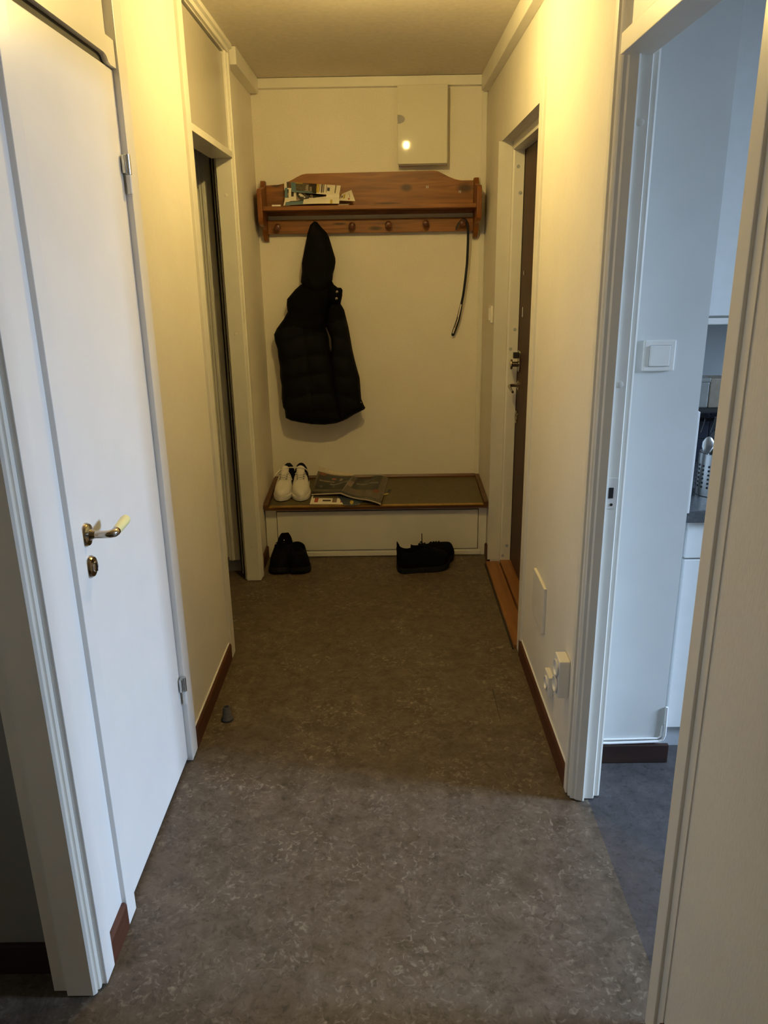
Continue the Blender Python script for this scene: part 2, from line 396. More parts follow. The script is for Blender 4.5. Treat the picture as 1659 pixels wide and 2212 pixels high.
        for t in Fc:
            cx = sum(V[i][0] for i in t) / len(t); cz = sum(V[i][1] for i in t) / len(t)
            if not inside((cx, cz)): continue
            mi = self._mi(matfn(cx, cz) if matfn else mat)
            try:
                f = b.faces.new([fr[i] for i in t]); f.material_index = mi
                g = b.faces.new([bk[i] for i in reversed(t)]); g.material_index = mi
            except ValueError: pass
        bmesh.ops.recalc_face_normals(b, faces=list(b.faces))
        me = bpy.data.meshes.new('tmp'); b.to_mesh(me); b.free(); self.bm.from_mesh(me); bpy.data.meshes.remove(me)
        return self
    def build(self, name, parent=None, smooth=False, subsurf=0, local=False, label=None, cat=None, group=None, kind=None):
        if parent is not None and not local:
            w = world_loc(parent)
            bmesh.ops.translate(self.bm, verts=list(self.bm.verts), vec=-w)
        me = bpy.data.meshes.new(name); self.bm.to_mesh(me); self.bm.free()
        for k in self.mats: me.materials.append(M[k])
        if smooth:
            me.polygons.foreach_set('use_smooth', [True] * len(me.polygons))
            if smooth != 'all': me.set_sharp_from_angle(angle=math.radians(40))
        o = bpy.data.objects.new(name, me); COL.objects.link(o)
        if parent is not None: o.parent = parent
        if subsurf:
            s = o.modifiers.new('Subdivision', 'SUBSURF'); s.levels = subsurf; s.render_levels = subsurf
        return tag(o, label, cat, group, kind)

def world_loc(o):
    v = Vector(o.location)
    while o.parent: o = o.parent; v += Vector(o.location)
    return v
def tag(o, label=None, cat=None, group=None, kind=None):
    if label: o['label'] = label
    if cat: o['category'] = cat
    if group: o['group'] = group
    if kind: o['kind'] = kind
    return o
def thing(name, label, cat, loc=(0, 0, 0), rz=0.0, group=None, kind=None):
    o = bpy.data.objects.new(name, None); COL.objects.link(o)
    o.location = loc; o.rotation_euler = (0, 0, rz); o.empty_display_size = 0.05
    return tag(o, label, cat, group, kind)
def dup(root, loc, rz, label, sx=1.0):
    c = root.copy(); COL.objects.link(c); c.location = loc; c.rotation_euler = (0, 0, rz); c['label'] = label
    c.scale = (sx, 1, 1)
    for ch in list(root.children):
        k = ch.copy(); COL.objects.link(k); k.parent = c
        for g in list(ch.children):
            q = g.copy(); COL.objects.link(q); q.parent = k
    return c
def struct(mb, name, label, cat, parent=None, **kw):
    return mb.build(name, parent, label=label, cat=cat, kind='structure', **kw)

# ------------------------------------------------------------------ layout (metres; camera looks along +y)
XL, XR = -0.668, 0.541          # corridor wall faces
YB, ZC = 4.44, 2.455            # end wall, ceiling
Y0 = -1.6                       # where the corridor ends behind the camera

# ---- floors and ceiling
struct(MB('floor').box(-2.6, 0.592, Y0 - .1, YB + .1, -0.06, 0.0).prism([(0.386, 2.60), (0.3885, 2.60), (0.3885, 2.37), (0.387, 2.37)], 'z', 0.0, 0.0006, mat='dark'), 'floor', 'worn brown marbled linoleum floor of the hallway', 'floor')
struct(MB('kitchen_floor').box(0.592, 3.4, Y0 - .1, 3.0, -0.06, -0.0005), 'floor_kitchen', 'blue-grey linoleum floor beyond the kitchen doorway', 'floor')
struct(MB('ceiling').box(-2.6, 3.4, Y0 - .1, YB + .1, ZC, ZC + .08), 'ceiling', 'grainy ceiling lit by the hall lamp', 'ceiling')

# ---- left wall
w = MB('wallpaper')
w.box(-0.77, XL, 1.345, 1.506, 0, ZC, mat='paint')            # white boards between the two door frames
w.box(-0.77, XL, 2.236, 2.862, 0, ZC, mat='wallpaper')
w.box(-0.77, XL, 0.30, 1.345, 2.08, ZC, mat='wallpaper')
w.box(-0.77, XL, Y0, 0.30, 0, ZC, mat='wallpaper')
w.box(-0.745, -0.680, 3.762, YB + .1, 0, ZC, mat='board')
struct(w, 'wall_left', 'left hallway wall in woven cream wallpaper between the white doors', 'wall')
# ---- end wall
struct(MB('board').box(-0.80, 0.75, YB, YB + .1, 0, ZC), 'wall_back', 'cream end wall behind the coat rack and bench', 'wall')
# ---- right wall
w = MB('wallpaper')
w.box(XR, 0.640, Y0, 1.196, 0, ZC)
w.box(XR, 0.628, 2.000, 2.868, 0, ZC)
w.box(XR, 0.80, 2.868, 3.870, 2.073, ZC)
w.box(XR, 0.80, 3.870, YB, 0, ZC)
w.box(0.628, 0.80, 2.868, 2.915, 0, ZC)
struct(w, 'wall_right', 'right hallway wall in woven cream wallpaper around the entrance door', 'wall')
struct(MB('board').box(-2.6, 3.4, Y0 - .1, Y0, 0, ZC), 'wall_front', 'cream wall closing the hallway behind the viewer', 'wall')

# ---- dark room on the left
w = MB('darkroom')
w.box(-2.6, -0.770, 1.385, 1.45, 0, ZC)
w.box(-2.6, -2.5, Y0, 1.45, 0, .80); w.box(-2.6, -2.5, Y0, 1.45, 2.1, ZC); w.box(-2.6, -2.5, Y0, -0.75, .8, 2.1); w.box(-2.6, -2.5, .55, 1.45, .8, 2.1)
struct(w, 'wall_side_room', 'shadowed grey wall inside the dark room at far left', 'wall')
struct(MB('brown_shaded').box(-2.5, -0.771, 1.372, 1.385, 0, 0.083, 0.003), 'baseboard_side_room', 'dark brown baseboard under the shadowed wall at far left', 'baseboard')
# ---- closet room behind the second left doorway
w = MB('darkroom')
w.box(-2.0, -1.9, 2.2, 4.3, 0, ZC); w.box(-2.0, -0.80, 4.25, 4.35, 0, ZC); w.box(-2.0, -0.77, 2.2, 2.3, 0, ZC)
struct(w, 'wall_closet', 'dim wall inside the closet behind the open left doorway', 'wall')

# ---- baseboards
def bb(mb, y0, y1, x, side, h=0.072):
    d = 0.012 * side
    mb.prism([(x, 0), (x + d, 0), (x + d, h - .006), (x + d * .6, h), (x, h)], 'y', y0, y1)
b = MB('brown'); bb(b, 2.237, 2.860, XL, 1); bb(b, 1.392, 1.505, XL, 1, 0.074)
bb(b, 3.765, 4.02, -0.680, 1, 0.068)
struct(b, 'baseboard_left', 'dark reddish-brown baseboard along the left wall', 'baseboard')
b = MB('brown'); bb(b, 2.010, 2.867, XR, -1); bb(b, 3.872, 4.02, XR, -1, 0.068); bb(b, Y0, 1.165, XR, -1, 0.09)
struct(b, 'baseboard_right', 'dark reddish-brown baseboard along the right wall', 'baseboard')
# thin bead of old paint on top of the baseboards
b = MB('putty'); b.tube([(XL + .002, 2.24, .0735), (XL + .003, 2.5, .075), (XL + .002, 2.86, .0735)], .003, 6)
b.tube([(XR - .002, 2.01, .0735), (XR - .003, 2.4, .075), (XR - .002, 2.867, .0735)], .003, 6)
struct(b, 'trim_1', 'pale filler bead along the top of the hallway baseboards', 'trim')

# ---- ceiling trims
c = MB('trim')
c.box(0.503, XR, Y0, YB - .042, 2.378, ZC, 0.003)
struct(c, 'trim_2', 'square cream ceiling trim along the right wall', 'trim')
c = MB('trim')
c.box(-0.680, -0.633, 3.79, YB - .042, 2.384, 2.4545, 0.003)
struct(c, 'trim_3', 'short cream ceiling trim with block end in the left niche', 'trim')
c = MB('trim')
c.box(-0.650, 0.520, YB - .040, YB, 2.408, 2.4535, 0.002)
c.box(-0.679, 0.540, YB - .041, YB - .001, 2.4555, ZC, 0.0); c.box(-0.679, 0.540, YB - .030, YB, 2.446, 2.4545)
struct(c, 'trim_4', 'cream ceiling trim across the end wall', 'trim')
c = MB('trim')
c.prism([(XL, 2.416), (-0.656, 2.416), (-0.656, 2.434), (-0.645, 2.438), (-0.645, ZC), (XL, ZC)], 'y', 2.864, 3.762)
c.box(-0.666, -0.645, 1.39, 2.862, 2.438, ZC, 0.002)
struct(c, 'trim_5', 'stepped cream ceiling trim above the closet doorway', 'trim')
# corner beading on the end wall's right side and the wall cracks
c = MB('trim'); c.box(0.512, XR - .003, YB - .006, YB, 0.34, 2.40, 0.001)
struct(c, 'trim_6', 'flat cream corner strip at the right of the end wall', 'trim')

# ------------------------------------------------------------------ frame of the dark side room (far left post)
fr = thing('trim_7', 'white door post with ridged edge at the far left corner', 'door frame', (-0.70, 1.33, 0), kind='structure')
p = MB('trim')
p.prism([(-0.735, 1.312), (-0.677, 1.312), (-0.672, 1.316), (-0.670, 1.3215), (-0.6735, 1.3235), (-0.6735, 1.3265),
         (-0.668, 1.3285), (-0.666, 1.333), (-0.668, 1.345), (-0.770, 1.345), (-0.770, 1.325), (-0.735, 1.325)], 'z', 0.004, 2.06)
p.build('post', fr)
MB('paint').box(XL, -0.655, 1.3415, 1.392, 0.004, 2.14, 0.002).build('casing', fr)
MB('trim').box(-0.770, -0.668, 0.30, 1.312, 2.02, 2.10, 0.002).build('head', fr)
MB('trim').box(-0.770, -0.668, 0.30, 0.34, 0.0, 2.06, 0.002).build('post', fr)

# ------------------------------------------------------------------ door 1: white door with lever handle
dr = thing('door_1', 'closed white flush door with ivory-tipped lever handle on the left', 'door', (-0.68, 1.85, 0), kind='structure')
MB('paint').box(-0.712, -0.672, 1.560, 2.168, 0.016, 2.0235, 0.002).build('leaf', dr)
h = MB('nickel')
o0 = (-0.672, 1.612, 0.994)
h.lathe([(0.027, 0), (0.027, .003), (0.024, .008), (0.013, .011), (0.010, .017), (0.0085, .022)], o0, 'x', 28)
lev = h.build('lever_handle', dr, smooth=True, label='nickel lever with ivory grip')
g = MB('nickel').tube([(-0.655, 1.612, 0.994), (-0.630, 1.612, 0.994), (-0.6185, 1.613, 0.9945), (-0.6115, 1.619, 0.9945), (-0.610, 1.626, 0.995), (-0.610, 1.632, 0.9955)],
                      [.0085, .0085, .009, .0095, .0098, .0098], 14)
g.build('neck', lev, smooth=True)
MB('ivory').tube([(-0.610, 1.632, 0.9955), (-0.610, 1.638, 0.996), (-0.609, 1.688, 1.001), (-0.609, 1.696, 1.0018), (-0.609, 1.699, 1.002)], [.0098, .0102, .0118, .0108, .006], 16).build('grip', lev, smooth=True, label='ivory plastic grip')
k = MB('nickel').lathe([(0.026, 0), (0.026, .003), (0.022, .009), (0.012, .011), (0.0115, .014), (0.007, .0155)], (-0.672, 1.612, 0.918), 'x', 28)
esc = k.build('keyhole_plate', dr, smooth=True)
MB('dark').box(-0.658, -0.6555, 1.610, 1.614, 0.908, 0.924, .0005).build('keyhole', esc)
for zz in (1.785, 0.272):
    hg = MB('hinge').tube([(-0.658, 2.163, zz - .002), (-0.658, 2.163, zz + .046)], .0085, 14).box(-0.668, -0.6585, 2.146, 2.166, zz, zz + .044, .002)
    hb = hg.build('hinge', dr, smooth=True, label='zinc hinge with white-painted lower half')
    MB('plastic').tube([(-0.658, 2.163, zz - .048), (-0.658, 2.163, zz - .003)], .0075, 14).build('hinge_pin', hb, smooth=True)
fr = thing('trim_8', 'white frame and transom panel around the lever-handled door', 'door frame', (-0.68, 1.85, 0), kind='structure')
c = MB('paint'); c.box(-0.755, -0.656, 1.506, 1.559, 0.004, ZC, 0.002); c.build('casing', fr, label='white casing on the handle side')
c = MB('paint'); c.box(-0.755, -0.656, 2.170, 2.238, 0.004, ZC, 0.002); c.build('casing', fr)
r = MB('paint')
prof = [(1.5585, 2.088), (1.5585, 2.0265), (1.578, 2.0265), (1.590, 2.030), (1.602, 2.041), (1.618, 2.0445), (2.085, 2.0445), (2.100, 2.041), (2.112, 2.030), (2.124, 2.0265), (2.1695, 2.0265), (2.1695, 2.088)]
r.prism(prof, 'x', -0.676, -0.662); r.build('rail', fr, label='rail with a shallow finger slot above the door')
MB('paint').box(-0.735, -0.668, 1.600, 2.128, 2.088, ZC, 0.001).build('transom_panel', fr)
MB('dark').box(-0.755, -0.6765, 1.56, 2.169, 2.0255, 2.086).build('slot_shade', fr)  # dark block painting the shade of the void behind the slot
MB('paint').box(-0.735, -0.680, 2.128, 2.170, 2.088, ZC).box(-0.735, -0.680, 1.559, 1.600, 2.088, ZC).build('side_fillet', fr)

# ------------------------------------------------------------------ closet doorway (left, open)
fr = thing('trim_9', 'cream frame of the open closet doorway with glossy panel above', 'door frame', (-0.70, 3.3, 0), kind='structure')
c = MB('trim'); c.box(-0.775, -0.655, 2.862, 2.924, 0.003, 2.416, 0.003); c.build('casing', fr, label='pale casing on the near side')
j = MB('trim')
j.prism([(-0.735, 3.687), (-0.668, 3.687), (-0.662, 3.690), (-0.662, 3.700), (-0.666, 3.7025), (-0.666, 3.7065), (-0.661, 3.709), (-0.661, 3.720), (-0.665, 3.7225), (-0.665, 3.727), (-0.657, 3.731), (-0.657, 3.764), (-0.745, 3.764), (-0.745, 3.70), (-0.735, 3.70)], 'z', 0.003, 2.437)
jo = j.build('jamb', fr)
for xx, zz in ((-0.700, 1.85), (-0.702, 1.25), (-0.697, .19)):
    MB('trim').lathe([(0.008, 0), (0.008, -.0012), (0.005, -.0022)], (xx, 3.687, zz), 'y', 16).build('screw_cap', jo, smooth=True)
r = MB('trim'); r.box(-0.755, -0.659, 2.924, 3.687, 2.000, 2.026, 0.002); r.build('rail', fr)
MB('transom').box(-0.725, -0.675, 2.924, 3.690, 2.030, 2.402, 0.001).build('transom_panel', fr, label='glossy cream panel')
MB('dark').box(-0.755, -0.690, 2.924, 3.690, 2.026, 2.0301).box(-0.755, -0.690, 2.924, 3.690, 2.402, 2.4155).build('shadow_gap', fr)
MB('trim').box(-0.775, -0.668, 2.924, 3.690, 2.4115, ZC).build('head', fr)

# wardrobe standing in the closet
wd = thing('wardrobe', 'dim white built-in wardrobe seen through the open left doorway', 'wardrobe', (-1.2, 3.98, 0))
MB('trim').box(-1.70, -0.800, 3.812, 4.24, 0.085, 2.40, 0.002).build('carcass', wd)
MB('trim').prism([(-0.842, 3.796), (-0.832, 3.796), (-0.828, 3.790), (-0.820, 3.790), (-0.817, 3.797), (-0.787, 3.797), (-0.787, 3.812), (-0.842, 3.812)], 'z', 0.074, 2.40).build('stile', wd)
for n_, z0, z1 in (('door', 0.092, 1.888), ('door', 1.896, 2.395)):
    d = MB('trim').box(-1.30, -0.8445, 3.792, 3.811, z0, z1, 0.002).build(n_, wd)
    if z0 < 1: MB('trim').tube([(-0.858, 3.792, .895), (-0.858, 3.780, .91), (-0.858, 3.772, .935), (-0.858, 3.772, .965), (-0.858, 3.780, .99), (-0.858, 3.792, 1.005)], .005, 10).build('handle', d, smooth=True)
MB('plinth').box(-1.68, -0.790, 3.83, 4.20, 0.0, 0.083).build('plinth', wd)
MB('trim').box(-0.776, -0.770, 3.786, 3.812, 0.0, 2.40).build('edge_strip', wd)
MB('dark').box(-0.786, -0.746, 3.8125, 3.83, 0.0, 2.40).build('shadow_gap', wd)

# ------------------------------------------------------------------ entrance door (right)
ed = thing('door_2', 'dark brown entrance door with nickel locks on the right', 'door', (0.66, 3.4, 0), kind='structure')
MB('veneer').box(0.648, 0.69, 2.94, 3.858, 0.028, 2.035, 0.002).build('leaf', ed)
lk = MB('nickel').prism([(3.775, 1.040), (3.810, 1.040), (3.822, 1.055), (3.822, 1.128), (3.812, 1.142), (3.775, 1.142), (3.765, 1.128), (3.765, 1.055)], 'x', 0.640, 0.648, 0.001)
lo = lk.build('lock', ed, smooth=True, label='nickel lock with round thumb turn')
MB('nickel').lathe([(0.013, 0), (0.013, -.030), (0.024, -.031), (0.026, -.036), (0.024, -.040), (0.010, -.041)], (0.641, 3.795, 1.075), 'x', 24).build('thumb_turn', lo, smooth=True)
MB('dark').box(0.615, 0.641, 3.778, 3.806, 1.104, 1.132, 0.003).build('latch', lo)
hd = MB('nickel').lathe([(0.024, 0), (0.024, -.004), (0.012, -.010), (0.009, -.014)], (0.648, 3.800, 0.972), 'x', 24)
ho = hd.build('handle', ed, smooth=True)
MB('nickel').tube([(0.640, 3.800, 0.972), (0.612, 3.800, 0.972), (0.603, 3.795, 0.971), (0.600, 3.785, 0.969), (0.601, 3.745, 0.960), (0.603, 3.700, 0.955)], [.008, .008, .0085, .008, .007, .006], 12).build('lever', ho, smooth=True)
MB('nickel').lathe([(0.026, 0), (0.026, -.005), (0.020, -.010), (0.008, -.012)], (0.648, 3.815, 0.812), 'x', 24, sy=1.25).build('keyhole_plate', ed, smooth=True)
MB('nickel').lathe([(0.012, 0), (0.012, -.004), (0.007, -.006)], (0.648, 3.755, 1.50), 'x', 20).build('peephole', ed, smooth=True)
MB('paint').box(0.6465, 0.648, 3.765, 3.775, 1.30, 1.345).build('label_strip', ed)
fr = thing('trim_10', 'cream reveal, frame and near casing around the brown entrance door', 'door frame', (0.60, 3.4, 0), kind='structure')
MB('trim').box(0.531, 0.545, 2.850, 2.920, 0.003, 2.128, 0.003).build('casing', fr)
MB('trim').prism([(0.527, 3.867), (0.590, 3.867), (0.590, 3.8725), (0.538, 3.8725), (0.538, 3.878), (0.527, 3.878)], 'z', 0.03, 2.073).build('reveal', fr)
j = MB('trim'); j.prism([(0.592, 3.858), (0.600, 3.855), (0.645, 3.855), (0.645, 3.872), (0.592, 3.872)], 'z', 0.03, 2.055)
jo = j.build('jamb', fr)
for xx, zz in ((0.617, 1.965), (0.630, 1.853), (0.628, 1.235), (0.611, 1.142), (0.626, .113), (0.606, .055)):
    MB('plinth').lathe([(0.008, 0), (0.008, -.0012), (0.005, -.002)], (xx, 3.855, zz), 'y', 16).build('screw_cap', jo, smooth=True)
MB('trim').box(0.592, 0.648, 2.915, 3.858, 2.036, 2.073, 0.002).build('head', fr)
MB('dark').box(0.646, 0.66, 3.8585, 3.87, 0.03, 2.05).build('gasket', fr)
th = thing('door_sill', 'worn oak threshold at the foot of the entrance door', 'threshold', (0.6, 3.4, 0))
MB('oak').box(0.519, 0.5885, 2.915, 3.868, 0.0, 0.020, 0.003).build('outer_board', th)
MB('oak').box(0.5935, 0.660, 2.915, 3.868, 0.0, 0.031, 0.003).build('inner_board', th)
MB('dark').box(0.512, 0.5188, 2.915, 3.868, 0.0, 0.004).build('joint', th)

# ------------------------------------------------------------------ kitchen doorway (right)
fr = thing('trim_11', 'white frame of the kitchen doorway with strike plate and transom', 'door frame', (0.57, 1.6, 0), kind='structure')
j = MB('trim')
j.prism([(0.5765, 1.958), (0.5765, 1.9475), (0.572, 1.946), (0.553, 1.953), (0.549, 1.958), (0.541, 1.960), (0.5375, 1.9635), (0.541, 1.966), (0.541, 1.969),
         (0.536, 1.9715), (0.533, 1.976), (0.536, 1.980), (0.541, 1.981), (0.541, 2.0), (0.628, 2.0), (0.628, 1.972), (0.623, 1.970), (0.609, 1.970), (0.609, 1.962), (0.606, 1.958)], 'z', 0.004, ZC)
jo = j.build('jamb', fr)
MB('trim').box(0.5285, 0.5415, 1.984, 2.010, 0.004, 2.378, 0.002).build('edge_bead', fr)
sp = MB('plastic').prism([(0.577, .930), (0.581, .926), (0.602, .926), (0.606, .930), (0.606, 1.006), (0.602, 1.010), (0.581, 1.010), (0.577, 1.006)], 'y', 1.9565, 1.9585)
so = sp.build('strike_plate', jo, label='painted strike plate with dark latch hole')
MB('dark').box(0.5815, 0.594, 1.955, 1.958, 0.955, 0.984).build('latch_hole', so)
MB('nickel').lathe([(0.004, 0), (0.004, -.001)], (0.591, 1.9565, .937), 'y', 12).build('screw', so)
for zz in (1.855, 1.255):
    MB('trim').lathe([(0.008, 0), (0.008, -.0012), (0.005, -.002)], (0.590, 1.958, zz), 'y', 16).build('screw_cap', jo, smooth=True)
j = MB('trim'); j.box(0.532, 0.612, 1.192, 1.236, 0.004, ZC, 0.003); j.build('casing', fr, label='near casing at the right edge')
MB('trim').box(0.5385, 0.612, 1.165, 1.1925, 0.004, ZC).build('casing_side', fr)
MB('trim').box(0.532, 0.606, 1.236, 1.958, 1.991, 2.034, 0.002).build('rail', fr)
MB('paint').box(0.545, 0.600, 1.236, 1.925, 2.034, ZC).build('transom_panel', fr)
MB('trim').box(0.551, 0.58, 1.925, 1.956, 2.034, ZC).build('side_fillet', fr)

# ------------------------------------------------------------------ kitchen shell
w = MB('kitchen_wall')
w.box(0.625, 0.872, 2.147, 2.868, 0, ZC)
struct(w, 'wall_kitchen_pier', 'pale blue-lit wall end beside the kitchen doorway', 'wall')
w = MB('kitchen_wall'); w.box(0.872, 3.4, 2.80, 2.90, 0, ZC)
struct(w, 'wall_kitchen_back', 'kitchen wall behind the worktop', 'wall')
w = MB('kitchen_wall')
w.box(3.3, 3.4, Y0, 2.9, 0, .88); w.box(3.3, 3.4, Y0, 2.9, 2.12, ZC); w.box(3.3, 3.4, Y0, 0.45, .88, 2.12); w.box(3.3, 3.4, 1.85, 2.9, .88, 2.12)
struct(w, 'wall_kitchen_window', 'kitchen wall with the daylight window', 'wall')
wn = thing('window_1', 'white-framed kitchen window letting in daylight', 'window', (3.35, 1.15, 0.88), kind='structure')
f = MB('paint'); f.box(3.30, 3.38, .45, .49, .88, 2.12); f.box(3.30, 3.38, 1.81, 1.85, .88, 2.12); f.box(3.30, 3.38, .49, 1.81, .88, .92); f.box(3.30, 3.38, .49, 1.81, 2.08, 2.12)
f.build('window_frame', wn)
MB('glass').box(3.345, 3.349, .49, 1.81, .92, 2.08).build('pane', wn)
wn = thing('window_2', 'window of the side room beyond the far left doorway', 'window', (-2.55, -.1, 0.8), kind='structure')
f = MB('paint'); f.box(-2.58, -2.50, -.75, -.70, .8, 2.1); f.box(-2.58, -2.50, .50, .55, .8, 2.1); f.box(-2.58, -2.50, -.7, .5, .8, .85); f.box(-2.58, -2.50, -.7, .5, 2.05, 2.1)
f.build('window_frame', wn)
MB('glass').box(-2.545, -2.541, -.7, .5, .85, 2.05).build('pane', wn)
struct(MB('brown_shaded').box(0.628, 0.892, 2.133, 2.147, 0, 0.066, 0.003), 'baseboard_kitchen', 'dark brown baseboard below the kitchen wall end', 'baseboard')
b = MB('putty')
b.tube([(0.632, 2.143, .072), (0.70, 2.142, .071), (0.79, 2.142, .073), (0.858, 2.142, .075), (0.873, 2.142, .082), (0.878, 2.142, .10), (0.876, 2.143, .20)], .0045, 8)
b.tube([(0.632, 2.144, .083), (0.72, 2.143, .084), (0.855, 2.143, .086), (0.866, 2.143, .094), (0.868, 2.144, .13)], .003, 8)
struct(b, 'trim_12', 'wrinkled white filler bead above the kitchen baseboard', 'trim')
struct(MB('putty').box(0.872, 0.880, 2.150, 2.175, 0.845, 1.145, 0.002), 'trim_13', 'thin white edge strip on the corner of the kitchen wall end', 'trim')

# kitchen units
un = thing('base_cabinet', 'white kitchen base cabinet with drawer under the dark worktop', 'cabinet', (1.3, 2.5, 0))
MB('cabinet').box(0.914, 1.70, 2.232, 2.79, 0.078, 0.797).build('body', un)
MB('cabinet').box(0.906, 1.45, 2.212, 2.231, 0.680, 0.795, 0.002).build('drawer', un)
MB('cabinet').box(0.906, 1.45, 2.212, 2.231, 0.080, 0.674, 0.002).build('door', un)
MB('plinth').box(0.893, 1.70, 2.228, 2.75, 0.0, 0.077).build('plinth', un)
MB('counter').box(0.888, 1.90, 2.196, 2.795, 0.799, 0.838, 0.003).build('worktop', label='dark grey kitchen worktop on the white base cabinet', cat='worktop')
un = thing('wall_cabinet', 'white kitchen wall cabinet high above the dark worktop', 'cabinet', (1.3, 2.62, 1.36))
MB('cabinet').box(0.90, 1.70, 2.49, 2.795, 1.378, ZC - .01).build('body', un)
MB('cabinet').box(0.905, 1.45, 2.470, 2.489, 1.384, ZC - .02, 0.002).build('door', un)
MB('plastic').box(0.90, 1.70, 2.472, 2.492, 1.357, 1.377, 0.004).build('light_rail', un)
struct(MB('kitchen_panel').box(0.872, 1.90, 2.790, 2.7995, 1.09, 1.377), 'wall_kitchen_panel', 'smooth grey splashback board under the wall cabinet', 'splashback')
t = MB('tile')
for i in range(9):
    for k in range(3): t.box(0.874 + i * .102, 0.874 + i * .102 + .099, 2.788, 2.7995, 0.84 + k * .0825, 0.84 + k * .0825 + .080, 0.002)
struct(t, 'wall_kitchen_tiles', 'dark blue tiles above the kitchen worktop', 'splashback')
MB('dark').box(0.96, 1.40, 2.565, 2.74, 1.060, 1.072, 0.002).box(0.98, 1.0, 2.60, 2.62, 1.03, 1.06).build('spice_shelf', label='thin black shelf below the grey kitchen splashback', cat='shelf')
bx = thing('storage_tin', 'grey tin at the left of the black kitchen shelf', 'tin', (1.06, 2.64, 1.072))
MB('tin').box(1.020, 1.085, 2.60, 2.68, 1.072, 1.158, 0.004).build('body', bx)
MB('tin').box(1.018, 1.087, 2.598, 2.682, 1.158, 1.172, 0.003).build('lid', bx)
MB('carton').box(1.0875, 1.150, 2.60, 2.68, 1.072, 1.170, 0.003).build('food_carton', label='beige carton next to the grey tin on the black kitchen shelf', cat='carton')
rk = thing('utensil_rail', 'black rail with wire hooks in front of the kitchen tiles', 'rail', (1.1, 2.75, 1.0))
MB('black').tube([(0.90, 2.752, 1.000), (1.45, 2.752, 1.000)], .006, 10).box(0.90, 0.912, 2.752, 2.79, .993, 1.007).build('bar', rk, smooth=True)
for i in range(7):
    MB('black').tube([(1.0 + i * .035, 2.752, 1.010), (1.0 + i * .035, 2.742, 1.004), (0.998 + i * .035, 2.744, .985), (0.990 + i * .035, 2.744, .955)], .0022, 6).build('hook', rk, smooth=True)
ch = thing('cutlery_holder', 'perforated steel cutlery holder standing on the dark worktop', 'utensil holder', (1.035, 2.37, 0.838))
hb = MB('steel'); hb.lathe([(0.050, 0), (0.052, .002), (0.052, .135), (0.054, .138), (0.050, .138), (0.049, .004), (0.005, .003)], (1.035, 2.37, .838), 'z', 32)
hbo = hb.build('cup', ch, smooth=True)
for a in range(-5, 6):
    for z in range(6):
        an = math.radians(-90 + a * 21); x, y = 1.035 + .0522 * math.cos(an), 2.37 + .0522 * math.sin(an)
        q = MB('dark').lathe([(0.0035, 0), (0.0035, -.0008)], (0, 0, 0), 'y', 10)
        bmesh.ops.rotate(q.bm, verts=list(q.bm.verts), cent=(0, 0, 0), matrix=Matrix.Rotation(an + math.pi / 2, 3, 'Z'))
        bmesh.ops.translate(q.bm, verts=list(q.bm.verts), vec=(x, y, .868 + z * .0135))
        q.build('hole', hbo)
sn = thing('serving_spoon', 'shiny steel spoon standing bowl-up in the cutlery holder', 'spoon', (1.022, 2.35, .85))
MB('steel').tube([(1.022, 2.365, .845), (0.994, 2.338, .985)], .003, 8).build('handle', sn, smooth=True)
MB('steel').lathe([(0.004, -.027), (0.014, -.020), (0.019, -.005), (0.018, .010), (0.010, .022), (0.003, .026)], (0.990, 2.334, 1.006), 'z', 20, sy=0.35).build('bowl', sn, smooth=True)
ld = thing('ladle', 'black ladle with a long thin handle in the cutlery holder', 'ladle', (1.045, 2.37, .85))
MB('black').tube([(1.035, 2.375, .845), (1.020, 2.372, 1.0), (1.020, 2.372, 1.085)], .0035, 8).build('handle', ld, smooth=True)
MB('black').lathe([(0.003, -.022), (0.014, -.016), (0.017, 0), (0.013, .014), (0.004, .022)], (1.017, 2.355, 1.022), 'z', 18).build('bowl', ld, smooth=True)

# ------------------------------------------------------------------ switches and sockets
s = thing('light_switch', 'white rocker switch on the blue-lit kitchen wall end', 'light switch', (0.745, 2.147, 1.305))
MB('plastic').box(0.701, 0.789, 2.137, 2.147, 1.262, 1.346, 0.004).build('frame', s)
MB('plastic').box(0.718, 0.773, 2.133, 2.138, 1.276, 1.331, 0.002).build('rocker', s)
MB('plinth').box(0.7165, 0.7745, 2.1365, 2.1372, 1.2745, 1.3325).build('shadow_line', s)
s = thing('light_switch', 'small white switch between the coat rack and the entrance door', 'light switch', (0.54, 4.06, 1.297))
MB('plastic').box(0.529, XR, 4.015, 4.10, 1.255, 1.340, 0.003).build('frame', s)
MB('plastic').box(0.523, 0.530, 4.035, 4.08, 1.268, 1.328, 0.002).build('rocker', s)
s = thing('access_plate', 'flat cream cover plate low on the right wall', 'cover plate', (0.54, 2.54, .39))
MB('trim').box(0.531, XR, 2.444, 2.640, 0.309, 0.480, 0.002).build('cover', s)
s = thing('wall_socket', 'small single white socket below the cream cover plate', 'socket', (0.53, 2.30, .15))
MB('plastic').box(0.523, XR, 2.262, 2.335, 0.166, 0.240, 0.004).build('body', s)
MB('plastic').lathe([(0.024, 0), (0.024, -.005), (0.020, -.006), (0.018, .004), (0.002, .004)], (0.524, 2.298, .203), 'x', 24).build('socket_ring', s, smooth=True)
s = thing('wall_socket', 'larger surface-mounted white double socket near the kitchen doorway', 'socket', (0.53, 2.12, .32))
MB('plastic').box(0.507, XR, 2.066, 2.135, 0.284, 0.408, 0.005).build('body', s)
